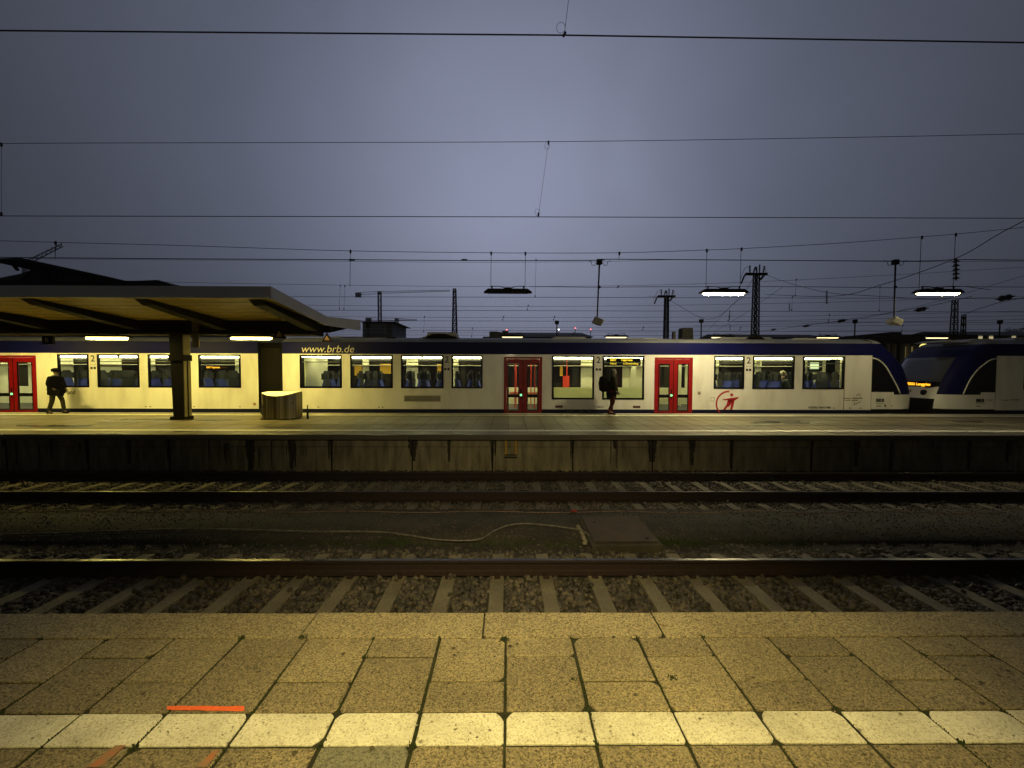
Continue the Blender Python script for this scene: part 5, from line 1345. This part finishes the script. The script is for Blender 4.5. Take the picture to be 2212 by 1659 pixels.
def spacer(d, y, w_, Y, lab):
    p = P(d, y, Y); s_ = w_ * Y / F / 2; b = MB(); dr = Vector((1, 0, .18)).normalized()
    b.path([p - dr * s_, p - dr * s_ * .55, p - dr * s_ * .45, p, p + dr * s_ * .35, p + dr * s_ * .5, p + dr * s_], [s_ * .04, s_ * .12, s_ * .3, s_ * .24, s_ * .3, s_ * .12, s_ * .04], 8)
    return tag(b.build('section_insulator', 'insulator'), lab, 'insulator')
for d, y_, w_, Y_, lab in ((2172, 643, 44, 25, 'large dark wing-shaped spacer on a wire at the far right'), (1990, 668, 34, 30, 'wing-shaped spacer below the right hanging lamp'), (1818, 693, 25, 38, 'wing-shaped spacer left of the thin lamp post'), (1742, 704, 19, 44, 'small wing-shaped spacer right of the tall mast'), (1671, 712, 15, 52, 'smallest wing-shaped spacer close to the tall mast')):
    spacer(d, y_, w_, Y_, lab)

# ================================================================== MASTS
def lattice(name, lab, d, ytop, ybase, wt, wb, Y, panels=9, r=.035, arm=None):
    a = P(d, ytop, Y); bs = P(d, ybase, Y); z0 = -1.0; sc2 = Y / F
    ob = 1 + abs(a.x) / Y; hb = wb * sc2 / 2 / ob; ht = wt * sc2 / 2 / ob
    hb = ht + (hb - ht) * (a.z - z0) / (a.z - bs.z)
    t = thing(name, lab, 'mast', (a.x, Y, z0))
    def c(k, s1, s2):
        h = hb + (ht - hb) * k; return Vector((a.x + s1 * h, Y + s2 * h, z0 + (a.z - z0) * k))
    b = MB()
    for s1 in (-1, 1):
        for s2 in (-1, 1): b.tube(c(0, s1, s2), c(1, s1, s2), r * 1.35, r * 1.2, 4)
    b.build('legs', 'steel_dark', t)
    b = MB()
    for i in range(panels):
        k0, k1 = i / panels, (i + 1) / panels
        for s in (-1, 1):
            b.tube(c(k0, -1, s), c(k1, 1, s), r * .6, n=4); b.tube(c(k0, 1, s), c(k1, -1, s), r * .6, n=4)
            b.tube(c(k0, s, -1), c(k1, s, 1), r * .6, n=4); b.tube(c(k1, -1, s), c(k1, 1, s), r * .7, n=4)
    b.build('bracing', 'steel_dark', t)
    if arm:
        b = MB(); h = arm * sc2 / 2; b.box(a.x - h, a.x + h, Y - .12, Y + .12, a.z - .12, a.z + .12)
        b.path([(a.x - h, Y, a.z), (a.x - h - .2, Y, a.z - .3), (a.x - h - .45, Y, a.z - .95)], .08)
        b.build('crossarm', 'steel_dark', t)
        b = MB()
        for u, l_, tl in ((-.62, .75, -.02), (-.3, .65, .25), (.05, .6, -.1), (.28, .85, 0), (.62, .7, .15)):
            p0 = Vector((a.x + u * h, Y, a.z + .1)); p1 = p0 + Vector((tl, 0, l_)); b.tube(p0, p1, .05)
            for i in range(4): q = p0.lerp(p1, .25 + i * .2); b.tube(q, q + Vector((0, 0, .08)), .12, .06, 8)
        p0 = Vector((a.x + h * .7, Y, a.z - .15)); b.tube(p0, p0 + Vector((-.35, 0, -.4)), .1, .12, 8)
        b.build('insulators', 'insulator', t)
        b = MB(); b.path([(a.x - h * .62, Y, a.z + .8), (a.x - h * 1.1, Y, a.z + .6), (a.x - h * 1.5, Y, a.z - .5)], .022); b.path([(a.x + h * .62, Y, a.z + .8), (a.x + h * .9, Y, a.z + .5), (a.x + h * .75, Y, a.z - .2)], .022); b.build('jumper_wire', 'wire', t)
    return t
lattice('lattice_mast', 'tall lattice mast with a cross arm full of insulators right of centre', 1634, 592, 733, 13, 17, 42, panels=19, arm=46, r=.06)
lattice('lattice_mast', 'smaller lattice mast with insulators on its arm left of the tall one', 1440, 640, 735, 9, 11, 52, panels=18, arm=37, r=.06)
lattice('lattice_mast', 'bare slender lattice mast right of the cranes', 982, 624, 730, 6, 11, 48, panels=18, r=.05)
lattice('lattice_mast', 'bare lattice mast below the right hanging lamp', 2063, 648, 725, 13, 18, 45, panels=14, r=.055)
lattice('lattice_mast', 'short lattice mast immediately right of another, where a wire ends', 2082, 680, 728, 9, 12, 48, panels=12, r=.055)
for d, y_, lab in ((1515, 695, 'thin lamp post just above the roof box'), (1847, 696, 'thin lamp post rising over the roof near the right end of the lit train'), (2160, 697, 'thin lamp post above the right train roof'), (1203, 698, 'thin lamp post behind the roofs left of the loudspeaker'), (795, 705, 'thin post at the glass office building')):
    p = P(d, y_, 36); b = MB(); b.tube((p.x, 36, -1), (p.x, 36, p.z), .07, .05, 8); b.tube((p.x, 36, p.z - .1), (p.x, 36, p.z + .2), .17, .2, 8)
    tag(b.build('lamp_post', 'steel_dark'), lab, 'lamp post')

# lamps over the platform behind the trains
b = MB(); b.box(-40, 45, 24.0, 29.5, -1.02, -.1); tag(b.build('rear_platform', 'platform_far'), kind='structure')
for dx, lab in ((1107, 'rear platform lamp just left of the lattice roofs'), (1331, 'rear platform lamp behind the roof, below the loudspeaker'), (1560, 'rear platform lamp right of the box on the train roof'), (1788, 'rear platform lamp left of the cab of the lit train'), (2024, 'rear platform lamp above the nose of the right train')):
    p = P(dx, 726.5 + (dx - 1107) * .002, 25.5); hanging_lamp((p.x, 25.5, p.z), 'tube_far', lab, True, group='lamps over the rear platform')
# round lamp shining between the trains
p = P(2001, 752, 23); b = MB(); b.ball(p, .30, n=24, m=16); gl_ = thing('globe_lamp', 'round yellow lamp glowing above the nose of the right train', 'lamp', (p.x, 23, -1))
b.build('globe', 'globe', gl_, smooth=True); b = MB(); b.tube((p.x, 23, -1), (p.x, 23, p.z - .28), .05, n=8); b.build('post', 'steel_dark', gl_)
b = MB(); q = P(1991, 757, 22.6); b.ball(q, .07, n=10, m=8); tag(b.build('signal_light', 'white_light'), 'small white light at the lower left of the round lamp', 'light')

# ================================================================== BUILDINGS BEHIND
def bbox(mb, d0, d1, y0, Y0, Y1, z0=-1.0):
    a = P(d0, y0, Y0); c = P(d1, y0, Y0); mb.box(a.x, c.x, Y0, Y1, z0, a.z); return a.x, c.x, a.z
t = thing('office_building', 'grey office building with a glazed top floor behind the canopy', 'building', (P(815, 700, 120).x, 120, -1))
b = MB(); xa_, xb_, zt = bbox(b, 700, 850, 727, 120, 140); b.build('wall', 'bld_grey', t)
b = MB(); bbox(b, 783, 848, 697, 122, 138, zt); b.build('upper_floor', 'bld_grey', t)
b = MB(); bbox(b, 775, 853, 694, 119, 139, P(800, 697, 122).z); b.build('roof', 'bld_dark', t)
for i in range(7):
    d0 = 784 + i * 7.4; b = MB(); a = P(d0, 721, 121.6); c = P(d0 + 6.2, 699, 121.6); b.box(a.x, c.x, 121.6, 121.9, a.z, c.z); b.build('window', 'bld_glass', t)
for i in range(26):
    d0 = 690 + i * 5.8; b = MB(); a = P(d0, 727.5 + 8, 119.7); c = P(d0 + 1.2, 728, 119.7); b.box(a.x, c.x, 119.7, 120, a.z, c.z); b.build('mullion', 'bld_dark', t)
t = thing('gabled_house', 'pale gabled building seen above the train roof left of the rear lamps', 'building', (P(1075, 730, 60).x, 60, -1))
b = MB(); a = P(1057, 735, 60); c = P(1089, 735, 60); zt = P(1070, 716, 60).z; b.prism([(a.x, -1), (c.x + 1.2, -1), (c.x + 1.2, P(1070, 722, 60).z), (a.x + 1.1, zt), (a.x, zt)], 'y', 60, 70); b.build('wall', 'bld_pale', t)
b = MB(); q = P(1092, 714, 60); b.box(q.x - .5, q.x + .4, 60.5, 61.5, P(1090, 724, 60).z - 1, q.z); b.build('chimney', 'bld_pale', t)
b = MB(); a = P(1043, 727, 60.2); b.box(a.x, P(1057, 727, 60.2).x, 60.2, 66, -1, a.z); b.build('annex', 'bld_grey', t)
t = thing('goods_shed', 'long low dark shed roof behind the rear platform', 'building', (P(1170, 730, 62).x, 62, -1))
b = MB(); bbox(b, 1088, 1275, 727, 62, 80); b.build('wall', 'bld_dark', t)
b = MB(); a = P(1088, 727, 61.5); c = P(1283, 727, 61.5); b.prism([(61.5, a.z), (81, a.z), (72, P(1100, 718.5, 72).z)], 'x', a.x, c.x); b.build('roof', 'roof_slate', t)
t = thing('station_building', 'dark building with pale pillars and a flat roof seen between the two trains', 'building', (P(2000, 760, 31).x, 31, -1))
b = MB(); bbox(b, 1900, 2110, 742, 31.4, 40); b.build('wall', 'bld_dark', t)
b = MB(); zr0 = P(1980, 742, 31).z; a = P(1872, 722, 30.5); c = P(2112, 722, 30.5); b.box(a.x, c.x, 30.5, 41, zr0, a.z); b.box(P(1925, 720, 31).x, P(1948, 720, 31).x, 31, 33, a.z, P(1930, 717, 31).z); b.build('roof', 'bld_dark', t)
for d in (1918, 1931, 1950, 1962, 1977, 1991, 2004, 2018):
    b = MB(); q = P(d, 780, 31.2); b.box(q.x - .07, q.x + .07, 31.1, 31.35, -1, zr0); b.build('pillar', 'bld_pale', t)
b = MB()
for d0, d1 in ((1948, 1958), (1970, 1975)): b.box(P(d0, 780, 31.3).x, P(d1, 780, 31.3).x, 31.36, 31.39, P(1950, 790, 31).z, P(1950, 748, 31).z)
b.build('lit_window', mat('dim_win', (.2, .17, .08), emit=(.9, .7, .25), es=.13), t)
b = MB(); b.box(P(1940, 790, 30.6).x, P(2012, 790, 30.6).x, 30.4, 31.0, P(1950, 802, 30.6).z, P(1950, 797, 30.6).z); b.build('canopy', 'bld_pale', t)
t = thing('low_roof', 'low grey roof just above the train roof right of the lattice masts', 'building', (P(1650, 730, 58).x, 58, -1))
b = MB(); bbox(b, 1560, 1790, 728, 58, 66); b.build('wall', 'bld_dark', t)
b = MB(); a = P(1560, 728, 57.7); c = P(1795, 728, 57.7); b.prism([(57.7, a.z), (67, a.z), (62, P(1600, 722.5, 62).z)], 'x', a.x, c.x); b.build('roof', 'roof_slate', t)
t = thing('depot_building', 'low dark depot with small lit windows behind the right train', 'building', (P(2160, 730, 70).x, 70, -1))
b = MB(); bbox(b, 2090, 2330, 724, 70, 85); b.build('wall', 'bld_dark', t)
b = MB(); a = P(2088, 724, 69.6); c = P(2335, 724, 69.6); b.prism([(69.6, a.z), (86, a.z), (77, P(2100, 717, 77).z)], 'x', a.x, c.x); b.build('roof', 'roof_slate', t)
for d in (2118, 2141, 2190): q = P(d, 729, 69.9); b = MB(); b.box(q.x - .3, q.x + .3, 69.85, 69.95, q.z - .25, q.z + .25); b.build('window', 'dim_win2', t)
# dark trees far right
def tree(d, ytop, Y, wpx, lab, seed):
    rs = random.Random(seed); p = P(d, ytop, Y); s_ = Y / F; t = thing('tree', lab, 'tree', (p.x, Y, -1))
    hgt = p.z + 1; W = wpx * s_ / 2
    b = MB(); b.path([(p.x, Y, -1), (p.x + .1, Y, -1 + hgt * .35), (p.x - .1, Y, -1 + hgt * .6)], [.3, .22, .1], 8)
    for i in range(7):
        a = rs.random() * 6.28; b.tube((p.x, Y, -1 + hgt * (.3 + .04 * i)), (p.x + W * .6 * math.cos(a), Y + W * .6 * math.sin(a), -1 + hgt * (.6 + .05 * i)), .09, .03, 5)
    b.build('trunk', 'bld_dark', t)
    b = MB(); cl = []
    for i in range(26): 
        a = rs.random() * 6.28; rr = W * rs.random() ** .5; zz = -1 + hgt * rs.uniform(.35, .93)
        cl.append((p.x + rr * math.cos(a), Y + rr * math.sin(a), zz, W * rs.uniform(.18, .34)))
    for (x, y, z, r) in cl:
        for _ in range(130):
            v = Vector((rs.gauss(0, 1), rs.gauss(0, 1), rs.gauss(0, 1))).normalized() * r * rs.uniform(.5, 1.05); c = Vector((x, y, z)) + v
            u = Vector((rs.gauss(0, 1), rs.gauss(0, 1), rs.gauss(0, 1))).normalized() * .16; w_ = u.orthogonal().normalized() * .10
            b.add([c - u, c + w_, c + u, c - w_], [(0, 1, 2, 3)])
    b.build('crown', mat('leaf', (.02, .028, .016), (.035, .045, .02), rough=.9, scale=.6), t)
tree(2195, 705, 95, 90, 'dark tree beyond the right train at the picture edge', 5)
tree(1074, 729, 75, 26, 'small dark tree behind the pale gabled building', 9)
tree(2150, 722, 80, 50, 'low dark tree left of the larger one at the right edge', 11)
# station hall at left
t = thing('station_hall', 'big black station hall roof with steel trusses looming behind the canopy', 'building', (P(150, 610, 60).x, 62, -1))
b = MB(); Y = 60
def pz(ds, Y): return [(P(a, c, Y).x, P(a, c, Y).z) for a, c in ds]
b.prism(pz([(-420, 598), (0, 604), (64, 585), (72, 570), (100, 569.5), (270, 606.5), (306, 606), (340, 604.5), (400, 625), (400, 790), (-420, 790)], Y + 2), 'y', Y + 2, Y + 30)
b.build('gable', 'hall_dark', t)
b = MB(); b.prism(pz([(28, 571), (98, 569), (270, 606), (270, 609), (96, 575), (30, 575)], Y), 'y', Y - 3, Y + 2); b.build('roof_edge', 'hall_dark', t)
b = MB()
for i in range(12):
    d0 = 118 + i * 11; y0 = 580 + i * 1.9; q = pz([(d0, 606), (d0 + 7, 606), (d0 - 4, y0 + 4)], Y + 1.6); b.prism(q, 'y', Y + 1.6, Y + 1.8)
b.prism(pz([(-60, 605), (40, 605), (60, 588), (0, 600)], Y + 1.6), 'y', Y + 1.6, Y + 1.8)
b.build('glazing', 'hall_glass', t)
b = MB(); q = P(101, 590, Y + 1); b.box(q.x - .25, q.x + .25, Y + .8, Y + 1.3, P(101, 607, Y).z, P(101, 572, Y).z); b.tube(P(28, 571, Y), P(38, 583, Y), .25); b.build('truss_post', 'hall_dark', t)
# cranes in the mist
def crane(lab, d, ytop, ybase, jl, jr, dyl, dyr, Y):
    t = thing('tower_crane', lab, 'crane', (P(d, ytop, Y).x, Y, -1)); s_ = Y / F; top = P(d, ytop, Y); w_ = 3.2 * s_ * .9
    b = MB()
    for s1 in (-1, 1):
        for s2 in (-1, 1): b.tube((top.x + s1 * w_, Y + s2 * w_, -1), (top.x + s1 * w_, Y + s2 * w_, top.z), .3 * s_ * 3, n=4)
    n = 22
    for i in range(n):
        z0 = -1 + (top.z + 1) * i / n; z1 = -1 + (top.z + 1) * (i + 1) / n; s1 = 1 if i % 2 else -1
        b.tube((top.x - s1 * w_, Y - w_, z0), (top.x + s1 * w_, Y - w_, z1), .2 * s_ * 3, n=4); b.tube((top.x - w_, Y - w_, z1), (top.x + w_, Y - w_, z1), .15 * s_ * 3, n=4)
    b.box(top.x - w_ * 1.3, top.x + w_ * 1.3, Y - w_, Y + w_, top.z - 2 * s_, top.z + 4 * s_)
    b.build('tower', 'crane', t)
    b = MB(); a = P(jl, ytop + dyl, Y); c = P(jr, ytop + dyr, Y); up = Vector((0, 0, 4.5 * s_)); m_ = 26
    for o_ in (Vector((0, 0, 0)), up): b.tube(a + o_, top + o_, .5 * s_, n=4); b.tube(top + o_, c + o_ * .5, .45 * s_, n=4)
    for i in range(m_):
        p0 = top.lerp(c, i / m_); p1 = top.lerp(c, (i + 1) / m_); k0 = 1 - .5 * i / m_; k1 = 1 - .5 * (i + 1) / m_
        b.tube(p0 if i % 2 else p0 + up * k0, p1 + up * k1 if i % 2 else p1, .3 * s_, n=4)
    b.build('jib', 'crane', t)
    b = MB(); b.box(a.x, a.x + 12 * s_, Y - 2, Y + 2, a.z - 5 * s_, a.z + 4 * s_); b.build('counterweight', 'crane', t)
    return t
crane('tall tower crane standing in mist behind the office building', 820, 634, 695, 768, 972, 3, -5, 900)
crane('lower tower crane in mist with its jib pointing right', 857, 692, 730, 790, 901, -1, 1, 1000)
t = thing('tower_crane', 'slanting crane jib rising in the mist behind the station hall', 'crane', (P(60, 580, 700).x, 700, -1))
b = MB(); a, c = P(55, 574, 700), P(136, 532, 700)
for o_ in (Vector((0, 0, 0)), Vector((-2.5, 0, 6.3))): b.tube(a + o_, c + o_ * .6, 1, n=4)
for i in range(16): p0 = a.lerp(c, i / 16); p1 = a.lerp(c, (i + 1) / 16); b.tube(p0 if i % 2 else p0 + Vector((-2.5, 0, 6.3)), p1 + Vector((-2.5, 0, 6.3)) if i % 2 else p1, .7, n=4)
b.build('jib', 'crane', t)
b = MB(); b.box(a.x - 3, a.x + 3, 697, 703, -1, a.z); b.build('tower', 'crane', t)
for d, y_, m_, lab in ((1197.5, 708.5, 'red_light', 'red warning light nearest the white one behind the roofs'), (1243, 712, 'red_light', 'red warning light right of the white light'), (1271, 715.5, 'red_light', 'red warning light at the right end, left of the loudspeaker'), (1094, 713, 'red_light', 'red light on the chimney of the pale gabled building')):
    pass
for d, y_, m_, lab, nm in ((1094.5, 712.5, 'red_light', 'red light just above the pale gabled building', 'warning_light'), (1207, 712, 'white_light', 'white light in the mist between the rear roofs', 'floodlight'), (1243, 709, 'red_light', 'middle red light, with a dark crane part under it', 'warning_light'), (1276, 711.5, 'red_light', 'rightmost red light, just left of the loudspeaker', 'warning_light')):
    p = P(d, y_, 150); b = MB(); b.ball(p, .20, n=8, m=6); b.tube((p.x, 150, -1), (p.x, 150, p.z), .12, n=5); o = b.build(nm, [m_]); 
    mpoly = len(o.data.polygons)
    o.data.materials.append(M['crane'])
    for pl_ in o.data.polygons:
        if (o.data.vertices[pl_.vertices[0]].co - p).length > .4 or (o.data.vertices[pl_.vertices[2]].co - p).length > .4: pl_.material_index = 1
    tag(o, lab, 'light')

# ================================================================== HAZE
HAZE = 0.00028
if HAZE:
    b = MB(); b.box(-1150, 1150, -40, 1250, -2.4, 215); o = b.build('haze', 'black'); tag(o, 'evening mist filling the air over the station', 'haze', kind='stuff')
    m = bpy.data.materials.new('haze'); m.use_nodes = True; n = m.node_tree.nodes; n.clear()
    oo = n.new('ShaderNodeOutputMaterial'); pv = n.new('ShaderNodeVolumePrincipled'); pv.inputs['Color'].default_value = (.86, .88, .95, 1); pv.inputs['Density'].default_value = HAZE; pv.inputs['Anisotropy'].default_value = 0
    m.node_tree.links.new(pv.outputs[0], oo.inputs['Volume']); o.data.materials.clear(); o.data.materials.append(m)
